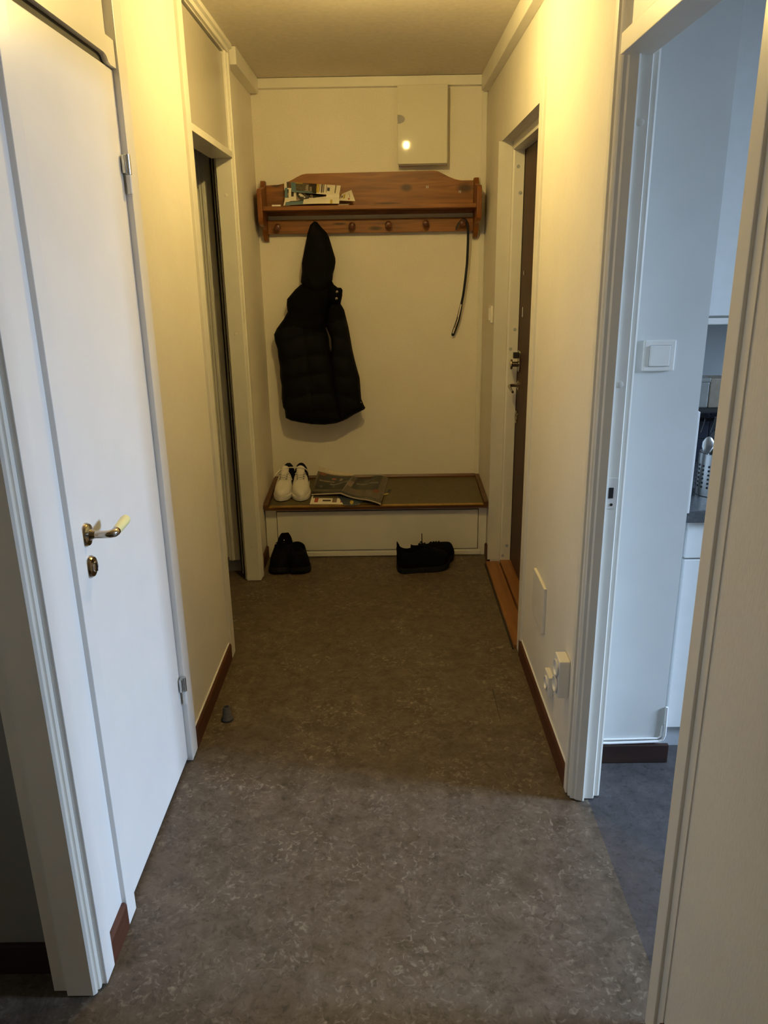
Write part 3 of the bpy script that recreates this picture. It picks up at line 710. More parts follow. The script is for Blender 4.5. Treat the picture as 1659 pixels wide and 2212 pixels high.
for zz in (.318, .374):
    r_ = MB('plastic').lathe([(0.026, 0), (0.027, -.005), (0.023, -.006), (0.020, .006), (0.002, .006)], (0.506, 2.096, zz), 'x', 24).build('socket_ring', s, smooth=True)
    for dy in (-.0095, .0095): MB('dark').lathe([(0.0026, 0), (0.0026, -.001)], (0.5125, 2.096 + dy, zz), 'x', 10).build('hole', r_)

# ------------------------------------------------------------------ coat rack
rk = thing('coat_rack', 'stained pine coat rack with shelf on the end wall', 'coat rack', (-0.08, YB, 1.84))
N = 14
top = [(-0.625, 1.952), (-0.56, 1.954), (-0.52, 1.962), (-0.49, 1.975), (-0.46, 1.990), (-0.432, 2.002), (-0.41, 2.006), (0.262, 2.011), (0.285, 2.008), (0.315, 1.994), (0.345, 1.979), (0.378, 1.967), (0.41, 1.961), (0.474, 1.961)]
bp = MB('pine').prism([(-0.625, 1.80)] + [(0.474, 1.80)] + top[::-1], 'y', 4.418, YB - .001, 0.0015)
bo = bp.build('back_board', rk)
for xx, zz in ((0.229, 1.932), (0.402, 1.906)):
    for d in (-.004, .004): MB('hinge').box(xx + d - .0012, xx + d + .0012, 4.4165, 4.418, zz - .006, zz + .006).build('staple', bo)
MB('pine').box(-0.625, 0.474, 4.252, 4.418, 1.8175, 1.838, 0.003).build('shelf', rk)
MB('pine').box(-0.625, 0.474, 4.398, 4.4185, 1.708, 1.778, 0.003).build('peg_rail', rk)
side = [(YB - .001, 1.672), (4.418, 1.672), (4.402, 1.680), (4.380, 1.702), (4.366, 1.728), (4.340, 1.742), (4.290, 1.747), (4.268, 1.752), (4.250, 1.768), (4.244, 1.785), (4.242, 1.900), (4.248, 1.915), (4.262, 1.924),
        (4.330, 1.930), (4.372, 1.940), (4.388, 1.955), (4.396, 1.972), (YB - .001, 1.972)]
for x0, x1 in ((-0.650, -0.6255), (0.4745, 0.499)):
    MB('pine_upright').prism(side, 'x', x0, x1, 0.003).build('side_panel', rk)
for xx, zz in ((-0.566, 1.742), (-0.37, 1.745), (-0.172, 1.743), (0.021, 1.747), (0.218, 1.749), (0.413, 1.747)):
    MB('knob').lathe([(0.010, 0), (0.0095, -.012), (0.0085, -.022), (0.011, -.027), (0.0155, -.033), (0.018, -.042), (0.0165, -.051), (0.010, -.056), (0.002, -.057)], (xx, 4.399, zz), 'y', 24).build('peg', rk, smooth=True)

# ------------------------------------------------------------------ fuse box
fb = thing('fuse_box', 'cream metal fuse cabinet on the end wall above the coat rack', 'fuse box', (0.080, 4.425, 2.04))
MB('enamel').box(0.080, 0.334, 4.361, YB - .001, 2.032, 2.400, 0.002).build('body', fb)
dd = MB('enamel').box(0.077, 0.331, 4.345, 4.359, 2.036, 2.400, 0.003).build('door', fb)
n_ = 12
MB('violet').prism([(0.0785, 2.225), (0.0785, 2.266)] + [(0.0785 + .037 * math.sin(math.pi * (i + 1) / (2 * n_)) ** 1.0, 2.2455 + .0205 * (math.cos(math.pi * (i + 1) / (2 * n_)) ** 0.9)) for i in range(n_)] +
                   [(0.0785 + .037 * math.sin(math.pi * (i + 1) / (2 * n_)), 2.2455 - .0205 * (math.cos(math.pi * (i + 1) / (2 * n_)) ** 0.9)) for i in range(n_ - 1)][::-1], 'y', 4.3435, 4.346).build('finger_grip', dd, label='dark half-oval finger grip')
fb.rotation_euler = (0, 0, math.radians(-3.1))

# ------------------------------------------------------------------ bench
def seat_z(y): return 0.304 + (y - 3.985) * 0.075
bn = thing('shoe_bench', 'low built-in white shoe bench with olive seat across the niche', 'bench', (-0.07, 4.2, 0))
q = MB('bench_wood')
q.prism([(3.985, seat_z(3.985) - .020), (4.437, seat_z(4.437) - .020), (4.437, seat_z(4.437) - .003), (3.985, seat_z(3.985) - .003)], 'x', -0.672, 0.538)
q.build('seat', bn)
MB('bench_mat').prism([(3.993, seat_z(3.993) - .0028), (4.425, seat_z(4.425) - .0028), (4.425, seat_z(4.425)), (3.993, seat_z(3.993))], 'x', -0.648, 0.515).build('seat_mat', bn, label='olive linoleum seat mat')
for x0, x1 in ((-0.676, -0.650), (0.516, 0.540)):
    sx = x0 if x0 < 0 else x1; ix = x1 if x0 < 0 else x0
    r_ = MB('bench_wood')
    r_.prism([(3.984, seat_z(3.984) - .012), (4.437, seat_z(4.437) - .004), (4.437, seat_z(4.437) + .016), (3.990, seat_z(3.990) + .020), (3.984, seat_z(3.984) + .014)], 'x', x0, x1, 0.002)
    r_.build('side_rim', bn)
MB('bench_wood').prism([(4.424, .334), (4.438, .334), (4.438, .356), (4.430, .356), (4.424, .345)], 'x', -0.650, 0.516).build('back_rim', bn)
bs = MB('brass').prism([(3.982, .2995), (3.9845, .2995), (3.9845, .3025), (4.004, .3052), (4.004, .3062), (3.985, .3048), (3.982, .3030)], 'x', -0.649, 0.515).build('edge_strip', bn, label='brass edge strip')
for i in range(7): MB('brass').lathe([(0.0035, 0), (0.003, .0015), (0.001, .002)], (-0.63 + i * .185, 3.997, .3063), 'z', 12).build('screw', bs, smooth=True)
MB('trim').box(-0.675, 0.538, 4.020, 4.050, 0.0, 0.276, 0.002).build('front_frame', bn)
MB('trim').box(-0.611, 0.489, 4.012, 4.0195, 0.040, 0.266, 0.003).build('front_panel', bn)
MB('dark').box(-0.6145, 0.4925, 4.0185, 4.0202, 0.0365, 0.2695).build('shadow_gap', bn)
MB('trim').box(-0.650, 0.506, 4.010, 4.021, 0.004, 0.031, 0.003).build('kick_strip', bn)
for x0, x1 in ((-0.664, -0.640), (-0.630, -0.612), (0.492, 0.512)): MB('putty').box(x0, x1, 3.990, 4.02, 0.279, 0.287, 0.002).build('paint_patch', bn)

# ------------------------------------------------------------------ jacket
jk = thing('winter_jacket', 'black hooded quilted jacket hanging by its hood from the rack', 'jacket', (-0.36, 4.38, 1.2))
hood = [(-0.37, 1.767), (-0.354, 1.763), (-0.333, 1.737), (-0.306, 1.71), (-0.295, 1.689), (-0.28, 1.636), (-0.265, 1.582), (-0.264, 1.561), (-0.27, 1.529), (-0.28, 1.502), (-0.284, 1.469), (-0.299, 1.442), (-0.341, 1.382), (-0.398, 1.4), (-0.431, 1.422), (-0.455, 1.461), (-0.446, 1.515), (-0.444, 1.558), (-0.431, 1.612), (-0.417, 1.665), (-0.406, 1.712), (-0.391, 1.748)]
body = [(-0.454, 1.45), (-0.488, 1.423), (-0.534, 1.374), (-0.538, 1.346), (-0.535, 1.307), (-0.559, 1.268), (-0.6, 1.218), (-0.616, 1.187), (-0.613, 1.15), (-0.602, 1.11), (-0.6, 1.064), (-0.594, 1.017), (-0.596, 0.953), (-0.59, 0.906), (-0.594, 0.834), (-0.589, 0.786), (-0.58, 0.768), (-0.577, 0.723), (-0.548, 0.707), (-0.489, 0.694), (-0.429, 0.684), (-0.357, 0.68), (-0.29, 0.688), (-0.244, 0.704), (-0.265, 0.776), (-0.280, 0.866), (-0.289, 0.937), (-0.293, 1.013), (-0.306, 1.09), (-0.314, 1.117), (-0.315, 1.163), (-0.329, 1.214), (-0.322, 1.271), (-0.309, 1.326), (-0.284, 1.37), (-0.293, 1.442)]
front = [(-0.302, 1.106), (-0.309, 1.06), (-0.31, 1.013), (-0.308, 0.937), (-0.302, 0.866), (-0.290, 0.776), (-0.27, 0.698), (-0.229, 0.712), (-0.187, 0.738), (-0.129, 0.766), (-0.123, 0.775), (-0.134, 0.798), (-0.145, 0.828), (-0.147, 0.875), (-0.151, 0.946), (-0.162, 0.988), (-0.175, 1.04), (-0.188, 1.104), (-0.196, 1.161), (-0.205, 1.218), (-0.216, 1.269), (-0.226, 1.314), (-0.245, 1.347), (-0.284, 1.37), (-0.312, 1.326), (-0.328, 1.271), (-0.327, 1.224), (-0.316, 1.197), (-0.303, 1.163)]
collar = [(-0.290, 1.474), (-0.276, 1.447), (-0.256, 1.431), (-0.238, 1.430), (-0.230, 1.418), (-0.233, 1.386), (-0.243, 1.347), (-0.285, 1.344), (-0.318, 1.387)]
def quilt(x, z):
    # horizontal channels that sag towards the middle, plus wrinkles
    zz = z - 0.03 * math.cos((x + .37) * 9)
    c = abs(math.sin(zz / 0.105 * math.pi)) ** 0.6
    wr = noise.noise(Vector((x * 22, z * 9, 1.7))) * .004
    seam = 0.006 * math.exp(-((x + .445 - (1.2 - z) * .06) / .008) ** 2)
    return (0.013 * c if z < 1.25 else 0.004) + wr - (seam if z < 1.25 else 0)
def folds(x, z): return .006 * noise.noise(Vector((x * 34 + z * 6, z * 7, 3.1))) + .003 * noise.noise(Vector((x * 60, z * 20, 8)))
MB('quilt').inflate(body, 4.340, 0.060, 0.020, 0.0125, quilt, lambda x, z: 'yoke' if z > 1.235 - .25 * (x + .5) * (1 if x > -.5 else -.9) else 'quilt', reach=0.085).build('body', jk, smooth='all')
MB('quilt').inflate(front, 4.334, 0.040, 0.020, 0.0125, quilt, lambda x, z: 'yoke' if z > 1.26 + .3 * (x + .25) else 'quilt', reach=0.06).build('front_panel', jk, smooth='all')
MB('hood').inflate(hood, 4.330, 0.052, 0.022, 0.011, folds, None, 'hood', reach=0.075).build('hood', jk, smooth='all')
co = MB('yoke').inflate(collar, 4.312, 0.030, 0.016, 0.010, folds, None, 'yoke', reach=0.03).build('collar', jk, smooth='all')
for xx, zz, yy in ((-0.258, 1.410, 4.281), (-0.262, 1.375, 4.280)):
    MB('nickel').lathe([(0.0072, .004), (0.0072, -.002), (0.005, -.004), (0.002, -.0045)], (xx, yy, zz), 'y', 16).build('snap', co, smooth=True, label='metal snap button')
for xx, zz in ((-0.146, .808), (-0.138, .784)):
    MB('nickel').lathe([(0.004, .006), (0.004, -.001), (0.002, -.002)], (xx, 4.314, zz), 'y', 14).build('snap', jk, smooth=True)

# ------------------------------------------------------------------ long shoehorn
sh = thing('shoehorn', 'long black hooked shoehorn hanging from the rightmost peg', 'shoehorn', (0.43, 4.36, 1.75))
hp = [(0.377, 4.352, 1.712), (0.383, 4.352, 1.728), (0.392, 4.352, 1.745), (0.404, 4.353, 1.759), (0.416, 4.354, 1.765), (0.428, 4.355, 1.761), (0.437, 4.357, 1.748), (0.441, 4.359, 1.730), (0.4435, 4.362, 1.695), (0.444, 4.365, 1.655), (0.4435, 4.372, 1.60), (0.442, 4.378, 1.541), (0.437, 4.384, 1.48), (0.431, 4.389, 1.421), (0.4255, 4.393, 1.375), (0.418, 4.397, 1.335)]
blade = [(0.418, 4.397, 1.335), (0.410, 4.401, 1.292), (0.401, 4.405, 1.249), (0.387, 4.411, 1.205), (0.374, 4.416, 1.166), (0.372, 4.418, 1.158)]
MB('black').tube(hp, [.002] + [.0055] * 3 + [.0068] * 12, 12, flat=0.75, up=(0, 1, 0)).build('shaft', sh, smooth=True)
bl = MB('black').tube(blade, [.0068, .0085, .0095, .010, .0095, .006], 12, flat=0.35, up=(0, 1, 0)).build('blade', sh, smooth=True)
MB('paper').tube([(0.4150, 4.3915, 1.330), (0.4060, 4.3975, 1.285), (0.3970, 4.4015, 1.245), (0.3830, 4.4075, 1.203), (0.3730, 4.4115, 1.172)], [.0035] * 5, 8, flat=0.3, up=(0, 1, 0)).build('sticker', bl, label='pale printed sticker')
MB('paper_dark').tube([(0.3990, 4.3995, 1.262), (0.3900, 4.4030, 1.228), (0.3815, 4.4065, 1.203)], .0015, 6).build('sticker_text', bl)

# ------------------------------------------------------------------ papers on the rack shelf
def lerp(a, c, t): return tuple(x + (y - x) * t for x, y in zip(a, c))
def quad(bl, br, tl, tr, bulge=0.0, axis=1):
    def f(u, v):
        p = list(lerp(lerp(bl, br, u), lerp(tl, tr, u), v)); p[axis] -= bulge * math.sin(math.pi * u) * math.sin(math.pi * v)
        return tuple(p)
    return f
fl = thing('folded_flyer', 'folded white and blue flyer with yellow bars lying open on the rack shelf', 'flyer', (-0.36, 4.3, 1.84), group='papers on the coat rack shelf')
def up_leaf(u, v):
    # u left->right, v bottom->top : printed upper half of the flyer
    if u < .09: return 'paper_blue'
    if v < .16 and u < .44: return 'paper_blue'
    if u < .24: return 'paper_grey' if v < .88 else 'paper_yellow'
    if u < .37: return 'paper_taupe'
    if u < .52: return 'paper_dark'
    if u < .575: return 'paper_yellow' if v > .12 else 'paper'
    if v > .1 and (0.615 < u < .632 or .655 < u < .668): return 'paper_grey'
    if v > .2 and u < .74 and int(u * 150) % 4 == 0: return 'paper_taupe'
    if .742 < u < .79 and .35 < v < .72: return 'navy_paper'
    if v > .22 and .90 < u < .912: return 'paper_taupe'
    return 'paper'
ul = MB('paper').sheet(quad((-0.482, 4.350, 1.914), (-0.234, 4.330, 1.890), (-0.492, 4.412, 1.966), (-0.228, 4.410, 1.945), 0.008), 96, 20, 0.0012, up_leaf).build('upper_leaf', fl, smooth=True)
def lo_leaf(u, v):
    if u < .34: return 'paper_blue' if v < .75 else 'paper_dark'
    if .83 < u < .87 and v < .45: return 'paper_yellow'
    if .93 < u < .94 and v < .5: return 'paper_taupe'
    return 'paper'
def lo_fn(u, v):
    z0 = 1.843 + .004 * u; z1 = 1.866 + .026 * max(0, (u - .2)) / .8
    return (-0.512 + .28 * u, 4.272 + .055 * v, z0 + (z1 - z0) * v + .004 * math.sin(math.pi * u))
MB('paper').sheet(lo_fn, 48, 8, 0.0012, lo_leaf).build('lower_leaf', fl, smooth=True)
MB('paper').sheet(lambda u, v: (-0.300 + .066 * u, 4.322 - .008 * math.sin(math.pi * v), 1.862 + .034 * v), 8, 6, 0.0012, None, 'paper').build('fold', fl, smooth=True)
cv = bpy.data.curves.new('lettering', 'FONT'); cv.body = 'Jobba\nsom'; cv.size = 0.0235; cv.space_line = 0.80; cv.extrude = 0.0001
to = bpy.data.objects.new('tmp_text', cv); COL.objects.link(to); bpy.context.view_layer.update()
me = bpy.data.meshes.new_from_object(to); COL.objects.unlink(to); bpy.data.objects.remove(to)
bm = bmesh.new(); bm.from_mesh(me); bpy.data.meshes.remove(me)
tx = MB('paper'); tx.bm.free(); tx.bm = bm
# letters run upwards along the leaf's tilt
ax_u = Vector((0.0, 0.062, 0.052)).normalized(); ax_v = Vector((-1, 0.02, 0.085)).normalized(); nrm = ax_u.cross(ax_v).normalized()
for v_ in bm.verts:
    v_.co = Vector((-0.3960, 4.3503, 1.9085)) + ax_u * v_.co.x * 1.0 + ax_v * v_.co.y + Vector((0, -.0075, .0060))
tx.build('lettering', ul)
mg = thing('leaflet', 'crumpled dark and white leaflet tucked inside the folded flyer', 'leaflet', (-0.45, 4.33, 1.84), group='papers on the coat rack shelf')
def mg_m(u, v):
    if u < .07: return 'paper_blue' if v > .35 else 'paper'
    if .10 < u < .30: return 'paper' if not (.16 < u < .23 and v > .42) else 'paper_dark'
    if v < .18: return 'paper'
    k = int((u + .3 * v) * 11) + 2 * int(v * 4 + u)
    return ['paper_dark', 'paper_grey', 'paper_dark', 'paper', 'paper_taupe', 'paper_dark', 'paper_skin'][k % 7] if u < .75 else 'paper_dark'
MB('paper').sheet(quad((-0.521, 4.345, 1.860), (-0.32, 4.355, 1.862), (-0.519, 4.372, 1.935), (-0.32, 4.385, 1.925), .006), 30, 12, .001, mg_m).build('page', mg, smooth=True)
MB('paper').sheet(quad((-0.523, 4.300, 1.8435), (-0.490, 4.300, 1.8435), (-0.518, 4.340, 1.880), (-0.489, 4.335, 1.876), .004), 6, 6, .001, None, 'paper').build('corner_fold', mg, smooth=True)
def wl_m(u, v): return 'paper_taupe' if (u > .5 and v > .25) else 'paper'
MB('paper').sheet(quad((-0.524, 4.380, 1.925), (-0.497, 4.380, 1.919), (-0.527, 4.413, 1.966), (-0.500, 4.413, 1.968)), 10, 10, .001, wl_m).build('note_slip', label='small cream slip poking out behind the flyer at its upper left', cat='paper slip', group='papers on the coat rack shelf')
lf = MB('paper').sheet(quad((-0.236, 4.325, 1.866), (-0.150, 4.300, 1.860), (-0.222, 4.395, 1.903), (-0.172, 4.390, 1.921), .003), 30, 18, .001,
    lambda u, v: 'paper_dark' if (.06 < u < .16 and .38 < v < .68) else 'paper_yellow' if .24 < u < .38 and .25 < v < .8 else 'paper_red' if (u - .63) ** 2 + ((v - .2) * .7) ** 2 < .0045 else 'paper_taupe' if .70 < u < .72 and .35 < v < .85 else 'paper')
lf.build('leaflet', smooth=True, label='white leaflet with a red dot at the right end of the papers', cat='leaflet', group='papers on the coat rack shelf')
MB('paper_taupe').sheet(quad((-0.236, 4.252, 1.8395), (-0.184, 4.250, 1.8392), (-0.232, 4.330, 1.852), (-0.180, 4.325, 1.852)), 8, 8, .001, lambda u, v: 'paper_taupe' if v > .3 else 'page').build('envelope', label='beige envelope overhanging the rack shelf below the white leaflet', cat='envelope', group='papers on the coat rack shelf')
MB('paper').box(-0.578, -0.533, 4.262, 4.300, 1.8381, 1.846, .001).build('paper_slip', label='short white folded slip alone at the left of the rack shelf', cat='paper slip', group='papers on the coat rack shelf')

# ------------------------------------------------------------------ magazines on the bench
def frame_m(u, v):
    if u < .035 or v < .07: return 'paper'
    if v < .22: return 'paper_red' if (.08 < u < .16 or u > .62) else 'paper_dark' if .25 < u < .42 and .10 < v < .17 else 'paper_skin' if .46 < u < .55 else 'paper'
    if v > .93: return 'paper'
    if v > .80: return 'paper_orange'
    if v > .40: return 'paper' if (.16 < u < .185 or .235 < u < .26) and v > .45 and v < .75 else 'paper_dark'
    return 'paper_taupe'
MB('paper').sheet(lambda u, v: (lerp((-0.428, 4.018, 0), (-0.165, 3.995, 0), u)[0] + .005 * v, 4.012 + .375 * v - .018 * u, seat_z(4.012 + .375 * v) + .0055), 64, 48, .004, frame_m).build('magazine', label='white-bordered magazine lying flat under the open catalogue', cat='magazine', group='magazines on the bench')
MB('navy_paper').sheet(lambda u, v: (-0.255 + .10 * (u - .5) * 2 * (1 - .0 * v) * (0.45 + .55 * v) + .055, 3.975 + .19 * v + .02 * (abs(u - .5) * 2) ** 2, seat_z(3.975 + .19 * v) + .0085), 24, 16, .0015,
    lambda u, v: 'paper_yellow' if (u - .5) ** 2 * 2.2 + (v - .22) ** 2 < .018 else 'navy_paper').build('leaflet', label='dark blue leaflet with a yellow badge hanging over the bench edge', cat='leaflet', group='magazines on the bench')
MB('navy_paper').sheet(quad((-0.08, 4.10, seat_z(4.10) + .005), (0.005, 4.150, seat_z(4.15) + .005), (-0.10, 4.21, seat_z(4.21) + .008), (0.022, 4.215, seat_z(4.215) + .008)), 16, 10, .003,
    lambda u, v: 'paper_yellow' if v < .22 and .2 < u < .93 else 'paper_dark' if u > .8 else 'paper_grey').build('booklet', label='dark booklet with a yellow edge poking out right of the open catalogue', cat='booklet', group='magazines on the bench')
ct = thing('catalogue', 'open catalogue with dark green covers lying face down on the bench', 'catalogue', (-0.22, 4.2, .33), group='magazines on the bench')
def left_page(u, v):
    b_ = lerp((-0.428, 4.118, .336), (-0.262, 4.105, .345), u); t_ = lerp((-0.412, 4.412, .392), (-0.205, 4.400, .362), u)
    p = lerp(b_, t_, v); return (p[0], p[1], p[2] - .012 * math.sin(math.pi * u) * v + .004 * math.sin(math.pi * v))
def right_page(u, v):
    b_ = lerp((-0.262, 4.105, .345), (-0.040, 3.962, .322), u); t_ = lerp((-0.205, 4.400, .362), (0.002, 4.405, .338), u)
    p = lerp(b_, t_, v); return (p[0], p[1], p[2] + (-.016 * math.sin(math.pi * min(u / .55, 1)) + .016 * math.sin(math.pi * max(0, (u - .5) / .5) * .9)) * (.35 + .65 * v))
def left_m(u, v):
    if v < .10: return 'paper_green' if not (.35 < u < .8 and .04 < v < .07 and int(u * 90) % 3) else 'paper_text'
    if v < .19: return 'paper_taupe'
    if v > .985: return 'page'
    if u < .06: return 'paper_taupe' if v > .2 else 'paper_green'
    if (u - .15) ** 2 + ((v - .90) * 1.4) ** 2 < .011: return 'paper_orange'
    if v > .93 or u > .97: return 'paper_taupe'
    if (u - .52) ** 2 + ((v - .74) * 1.3) ** 2 < .005: return 'paper_red' if (u - .52) ** 2 + ((v - .74) * 1.3) ** 2 < .0022 else 'paper_skin'
    if .12 < u < .58 and abs(v - .60 + .06 * u) < .028: return 'paper_skin'
    if u > .48 and abs(v - .52 - .10 * math.sin(u * 8)) < .035: return 'paper_text'
    if .70 < u < .78 and .64 < v < .8: return 'paper_skin'
    if (.2 < u < .28 or .60 < u < .67) and .26 < v < .36 and (int(u * 110) + int(v * 70)) % 2: return 'paper_text'
    return 'paper_green'
def right_m(u, v):
    if v < .09: return 'paper_text' if (.45 < u < .96 and .03 < v < .065 and int(u * 70) % 3) else 'paper_green'
    if u < .13: return 'paper_skin' if .45 < v < .72 else 'paper_taupe'
    if u < .17 and v > .4: return 'paper_green'
    if u > .93: return 'paper_taupe' if v > .33 else 'paper_grey'
    if ((u - .80)) ** 2 + ((v - .36) * 1.1) ** 2 < .006: return 'paper_orange'
    if v < .40 - .03 * u: return 'paper_taupe' if not (.62 < u < .72 and .16 < v < .30 and (int(u * 60) + int(v * 40)) % 3 == 0) else 'paper_text'
    if u > .83: return 'paper_taupe'
    for (v0, v1, a, b_, m_) in ((.84, .87, .35, .66, 'paper_text'), (.76, .80, .2, .72, 'paper_grey'), (.66, .715, .19, .78, 'paper_text'), (.57, .60, .2, .7, 'paper_grey'), (.50, .53, .2, .62, 'paper_grey'), (.44, .465, .25, .6, 'paper_grey')):
        if v0 < v < v1 and a < u < b_ and (int(u * 96) % 4 or int(v * 90) % 2): return m_
    return 'paper_green'
MB('page').sheet(left_page, 72, 64, .007, left_m).build('cover', ct, smooth=True, label='cover half with an orange badge and a photo')
MB('page').sheet(right_page, 96, 64, .008, right_m).build('cover', ct, smooth=True, label='cover half with lines of pale text')
# loose pages fanning up against the wall behind the cover
MB('page').sheet(lambda u, v: (-0.408 + .205 * u, 4.412 + .016 * v, .390 - .030 * u - .010 * math.sin(math.pi * u) + .026 * v * (1 - .75 * u)), 16, 4, .003, None, 'page').build('pages', ct, smooth=True)

# ------------------------------------------------------------------ shoes
def shoe_rings(L, W, H, toe_h, n=17, collar=0.56, dip=.0, heel=.10):
    """rings from toe (s=0) to heel (s=1) along +y ; local origin at the toe tip on the ground"""
    R = []
    st = [0.0, .015, .05, .10, .17, .25, .34, .43, .50, .555, .59, .66, .74, .82, .89, .94, .965, .985, 1.0]
    for s in st:
        w = W * (0.5 * (1 - (1 - min(s / .36, 1)) ** 2.3) ** .5 if s < .36 else .5 - .10 * min((s - .36) / .30, 1) + .02 * max(0, (s - .7) / .3))
        if s > .90: w *= math.sqrt(max(.02, 1 - ((s - .90) / .105) ** 2))
        if s < .5: top = toe_h * (1 - (1 - min(s / .12, 1)) ** 2) ** .5 * 1.0 + (H * .96 - toe_h) * max(0, (s - .10) / .42) ** 1.35
        else: top = H * (0.96 if s < .6 else .96 - dip * math.sin(math.pi * (s - .6) / .36)) + H * heel * max(0, (s - .88) / .12)
        if s == 0: top = toe_h * .35
        ring = []; open_ = s > collar
        for k in range(n):
            t = k / (n - 1)                  # 0 left base .. 1 right base
            if not open_:
                a = math.pi * t; x = -math.cos(a); z = math.sin(a)
                ex = .72
                ring.append((w * math.copysign(abs(x) ** ex, x), L * s, max(.003, top * z ** (.80))))
            else:
                q = min(t, 1 - t) * 2        # 0 base .. 1 middle
                sgn = -1 if t < .5 else 1
                if q < .55: zz = top * (q / .55); xx = w * (1 + .06 * math.sin(math.pi * q / .55)) * (1 - .22 * (q / .55) ** 2)
                elif s < .955: zz = top + (.028 - top) * min(1, (q - .55) / .30); xx = w * .78 * (1 - .15 * (q - .55)) * (1 if q < .9 else (1 - q) / .1 * .9)
                else: zz = top; xx = w * .78 * (1 - q) / .45
                if k == (n - 1) // 2: xx = 0
                ring.append((sgn * xx, L * s, max(.003, zz)))
        R.append(ring)
    return R
def outline(L, W, grow=0.0, n=22):
    pts = []
    for i in range(n + 1):
        s = i / n
        w = W * (0.5 * (1 - (1 - min(s / .36, 1)) ** 2.3) ** .5 if s < .36 else .5 - .10 * min((s - .36) / .30, 1) + .02 * max(0, (s - .7) / .3))
        if s > .90: w *= math.sqrt(max(.02, 1 - ((s - .90) / .105) ** 2))
        pts.append((w + grow, L * s))
    return [(x, y) for x, y in pts] + [(-x, y) for x, y in pts[::-1]]
SOLE = 0.024
def sneaker(label, loc, rz, bow):
    t = thing('sneaker', label, 'sneaker', loc, rz, 'pair of white sneakers on the bench'); t.rotation_euler = (math.atan(.075), 0, rz)
    L, W, H = .285, .100, .098
    r = shoe_rings(L, W, H, .046, dip=.10)
    up = MB('leather')
    up.loft([[(x, y, z + SOLE) for x, y, z in ring] for ring in r], 'leather', close=False, cap=False)
    navy_i = up._mi('navy')
    for f in up.bm.faces:
        c = f.calc_center_median()
        if c.y > L * .57 or (c.y > L * .40 and c.z < SOLE + .055 and abs(c.x) > .030): f.material_index = navy_i
    up.build('upper', t, smooth='all', subsurf=1, local=True)
    MB('midsole').prism(outline(L, W, .004), 'z', 0.003, SOLE + .006, 0.005).build('midsole', t, smooth=True, local=True)
    MB('shoe_sole').prism(outline(L, W, .001), 'z', 0.0, 0.004).build('outsole', t, local=True)
    MB('leather').sheet(lambda u, v: ((u - .5) * .046, L * (.40 + .22 * v), SOLE + .078 + .050 * v - .012 * (2 * u - 1) ** 2), 8, 8, .004, None, 'leather').build('tongue', t, smooth='all', local=True)
    for i, s in enumerate((.34, .39, .44, .49, .535)):
        zc = SOLE + .046 + (H * .96 - .046) * max(0, (s - .10) / .42) ** 1.35 + .004
        lc = MB('lace').tube([(-.030, L * s - .002, zc - .014), (-.018, L * s, zc - .001), (0, L * (s + .008), zc + .003), (.018, L * (s + .004), zc - .001), (.030, L * s - .002, zc - .014)], .0034, 8, flat=.5)
        lc.build('lace', t, smooth=True, local=True)
        for d in (-1, 1): MB('dark').lathe([(0.0045, 0), (0.0045, .0015)], (d * .018, L * (s + .026), zc + .0005), 'z', 10).build('lace_hole', t, local=True)
    z1 = SOLE + H
    if bow:
        MB('lace').tube([(0, L * .56, z1 + .012), (-.022, L * .545, z1 + .012), (-.042, L * .515, z1 - .004), (-.058, L * .485, z1 - .026), (-.066, L * .470, z1 - .036)], .0042, 8, flat=.5).build('lace_end', t, smooth=True, local=True)
        MB('lace').tube([(0, L * .56, z1 + .012), (.018, L * .535, z1 + .006), (.032, L * .50, z1 - .012), (.044, L * .46, z1 - .040)], .0038, 8, flat=.5).build('lace_end', t, smooth=True, local=True)
        MB('lace').tube([(-.012, L * .56, z1 + .010), (.004, L * .575, z1 + .016), (.028, L * .585, z1 + .022), (.056, L * .59, z1 + .022)], .0048, 8, flat=.6).build('lace_end', t, smooth=True, local=True)
    else:
        MB('lace').tube([(-.040, L * .59, z1 + .020), (-.018, L * .585, z1 + .022), (.006, L * .575, z1 + .018), (.026, L * .565, z1 + .016), (.040, L * .56, z1 + .002), (.047, L * .555, z1 - .014)], .0050, 8, flat=.6).build('lace_end', t, smooth=True, local=True)
    for d in (-1, 1):
        for i in range(3):
            s0 = .46 + i * .045
            MB('lace').tube([(d * .0445, L * s0, SOLE + .012), (d * .0425, L * (s0 + .02), SOLE + .034), (d * .034, L * (s0 + .045), SOLE + .056)], .0032, 6, flat=.5).build('stripe', t, smooth=True, local=True)
    return t
sneaker('left white sneaker with a loose lace end sticking out to the wall', (-0.592, 4.058, seat_z(4.058) + .0005), math.radians(-4), True)
sneaker('right white sneaker next to the magazines', (-0.482, 4.056, seat_z(4.056) + .0005), math.radians(4), False)

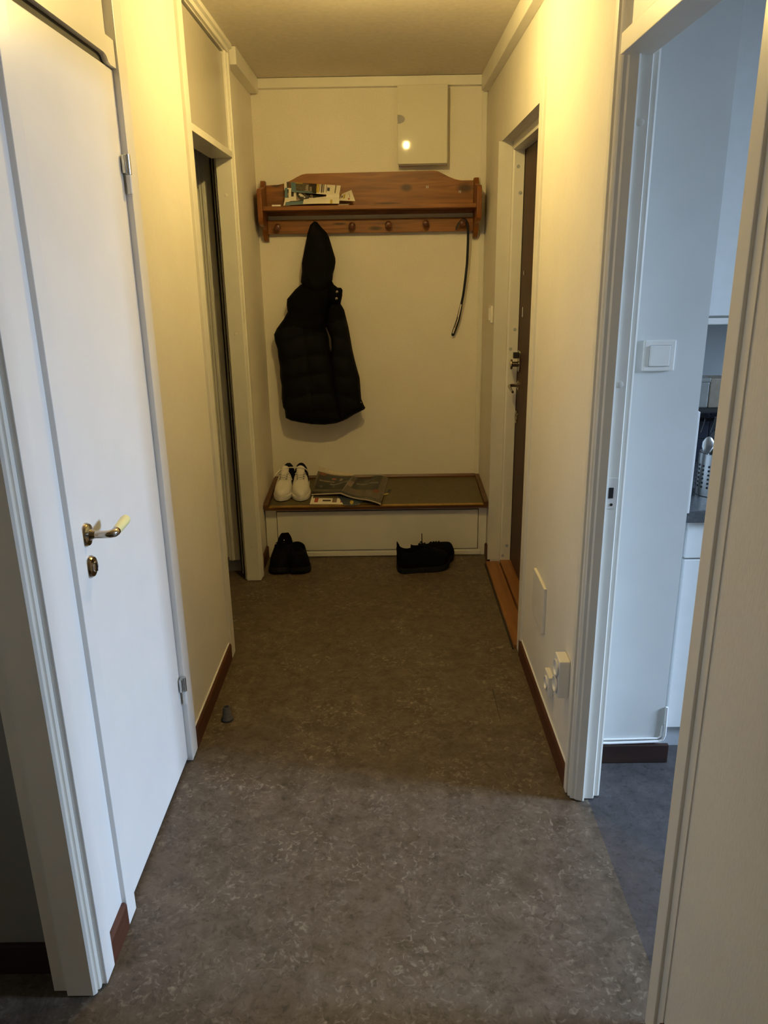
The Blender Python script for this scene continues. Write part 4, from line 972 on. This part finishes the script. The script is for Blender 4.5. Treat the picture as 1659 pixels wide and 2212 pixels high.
def black_shoe(label, loc, rz, group, L=.29, W=.104, H=.100, toe=.060, dip=.16, tab=True, pitch=0):
    t = thing('black_shoe', label, 'shoe', loc, rz, group)
    r = shoe_rings(L, W, H, toe, dip=dip, heel=.10 if tab else -.12)
    MB('shoe').loft([[(x, y, z + .022) for x, y, z in ring] for ring in r], 'shoe', close=False, cap=False).build('upper', t, smooth='all', subsurf=1, local=True)
    sb = MB('shoe_sole').prism(outline(L, W, .005), 'z', 0.0, 0.030, 0.006)
    for v in sb.bm.verts:                     # toe spring and flared heel
        s = v.co.y / L
        if s < .25: v.co.z += .020 * (1 - s / .25) ** 2
        if s > .9: v.co.z += .006 * (s - .9) / .1
    sb.build('sole', t, smooth=True, local=True)
    if tab: MB('shoe').tube([(-.010, L * .985, .10), (0, L * 1.0, .134), (.010, L * .985, .10)], .005, 8).build('heel_tab', t, smooth=True, local=True)
    MB('shoe').sheet(lambda u, v: ((u - .5) * .054 * (1 - .35 * v * v), L * (.40 + .19 * v), .022 + H * .80 + (H * .28) * v - H * .10 * v * v - .014 * (2 * u - 1) ** 2), 8, 8, .005, None, 'shoe').build('tongue', t, smooth='all', local=True)
    for s in (.36, .42, .48, .54):
        zc = .022 + toe + (H * .96 - toe) * max(0, (s - .10) / .42) ** 1.35 + .004
        MB('shoe').tube([(-.030, L * s, zc - .012), (0, L * s, zc + .004), (.030, L * s, zc - .012)], .004, 8, flat=.6).build('lace', t, smooth=True, local=True)
    return t
G1, G2 = 'black shoes by the left niche wall', 'black shoes in front of the bench'
black_shoe('black shoe against the left niche wall with a small pale glint', (-0.585, 3.748, 0.0), math.radians(-3), G1, L=.27, W=.114, H=.118, toe=.070)
gl = [o for o in bpy.data.objects if o.get('label', '').startswith('black shoe against')][0]
MB('plastic').box(.012, .015, .150, .158, .142, .146, .0005).build('painted_glint', gl, local=True)  # tiny white box standing in for a glint on the shoe
black_shoe('rounded black shoe beside the one against the niche wall', (-0.470, 3.748, 0.0), math.radians(9), G1, L=.25, W=.122, H=.088, toe=.084, tab=False)
black_shoe('nearer black shoe standing side-on before the bench front', (0.322, 3.842, 0.0), math.radians(101), G2, L=.285, W=.110, H=.130, toe=.074, dip=.17)
n2 = [o for o in bpy.data.objects if o.get('label', '').startswith('nearer')][0]
MB('shoe').tube([(.012, .148, .140), (.012, .149, .170), (.011, .150, .198)], .0022, 6).build('lace_end', n2, smooth=True, local=True)
black_shoe('black shoe half hidden behind the side-on one, toe showing', (0.356, 3.945, 0.0), math.radians(97), G2, L=.24, W=.100, H=.086, toe=.084, tab=False)

# ------------------------------------------------------------------ rubber ferrule on the floor
ru = thing('cane_tip', 'small grey rubber cane tip standing on the floor by the left wall', 'rubber tip', (-0.590, 2.412, 0))
MB('rubber').lathe([(0.0185, 0), (0.020, .002), (0.020, .010), (0.0165, .014), (0.0125, .052), (0.0115, .054), (0.0095, .054), (0.0085, .030), (0.001, .028)], (-0.590, 2.412, 0), 'z', 28).build('body', ru, smooth=True)
MB('rubber').lathe([(0.0205, .0025), (0.0215, .004), (0.0215, .008), (0.0205, .0095)], (-0.590, 2.412, 0), 'z', 28).build('foot_ring', ru, smooth=True)

# ------------------------------------------------------------------ ceiling lamp (just above the picture)
LX, LY = -0.02, 2.66
la = thing('ceiling_lamp', 'warm hall lamp on the ceiling', 'lamp', (LX, LY, ZC))
MB('plastic').lathe([(0.055, 0), (0.055, -.018), (0.030, -.030), (0.022, -.050), (0.018, -.062)], (LX, LY, ZC), 'z', 32).build('base', la, smooth=True)
M['bulb'] = emit_mat('glowing_bulb', WARM, 1.0)
MB('bulb').lathe([(0.004, .012), (0.009, .008), (0.012, 0), (0.009, -.008), (0.004, -.0115), (0.001, -.012)], (LX, LY, ZC - .110), 'z', 24).build('bulb', la, smooth='all')

# ------------------------------------------------------------------ light
BULB_W, WINDOW_W, SIDE_W = 5400.0, 515.0, 7.8
M['bulb'].node_tree.nodes['Emission'].inputs['Strength'].default_value = BULB_W
# bright patch of sky seen through the kitchen window, shining down into the room
a = bpy.data.lights.new('kitchen_daylight', 'AREA'); a.shape = 'RECTANGLE'; a.size = 0.9; a.size_y = 1.35; a.energy = WINDOW_W; a.color = COLD[:3]
ao = bpy.data.objects.new('kitchen_daylight', a); COL.objects.link(ao); ao.location = (5.0, 1.15, 2.42)
ao.rotation_euler = (Vector((0.0, 1.5, 0.6)) - Vector(ao.location)).to_track_quat('-Z', 'Y').to_euler()
b2 = bpy.data.lights.new('side_room_daylight', 'AREA'); b2.shape = 'RECTANGLE'; b2.size = 1.2; b2.size_y = 1.2; b2.energy = SIDE_W; b2.color = SIDE[:3]
bo2 = bpy.data.objects.new('side_room_daylight', b2); COL.objects.link(bo2); bo2.location = (-2.66, -0.1, 1.45); bo2.rotation_euler = (0, math.radians(-90), 0)
wld = bpy.data.worlds.new('sky'); S.world = wld; wld.use_nodes = True
wld.node_tree.nodes['Background'].inputs['Color'].default_value = (0.55, 0.75, 1, 1)
wld.node_tree.nodes['Background'].inputs['Strength'].default_value = 0.08

# ------------------------------------------------------------------ camera
f, P, YW, RO, H = 1668.3, .3136, -.0062, .016, 1.56
fwd = Vector((math.sin(YW) * math.cos(P), math.cos(YW) * math.cos(P), -math.sin(P))); rt = Vector((math.cos(YW), -math.sin(YW), 0)); dn = fwd.cross(rt)
r2 = rt * math.cos(RO) + dn * math.sin(RO); d2 = dn * math.cos(RO) - rt * math.sin(RO)
cam = bpy.data.cameras.new('camera'); cam.sensor_fit = 'VERTICAL'; cam.sensor_height = 36.0; cam.lens = 36.0 * f / 2212; cam.clip_start = 0.01
co_ = bpy.data.objects.new('camera', cam); COL.objects.link(co_)
co_.matrix_world = Matrix(((r2.x, -d2.x, -fwd.x, 0), (r2.y, -d2.y, -fwd.y, 0), (r2.z, -d2.z, -fwd.z, H), (0, 0, 0, 1)))
S.camera = co_

S.view_settings.view_transform = 'Standard'; S.view_settings.look = 'None'; S.view_settings.gamma = 1.0; S.view_settings.use_curve_mapping = False
S.view_settings.exposure = 0.0
S.cycles.use_denoising = True
S.cycles.max_bounces = 10; S.cycles.diffuse_bounces = 6
S.cycles.sample_clamp_indirect = 6.0
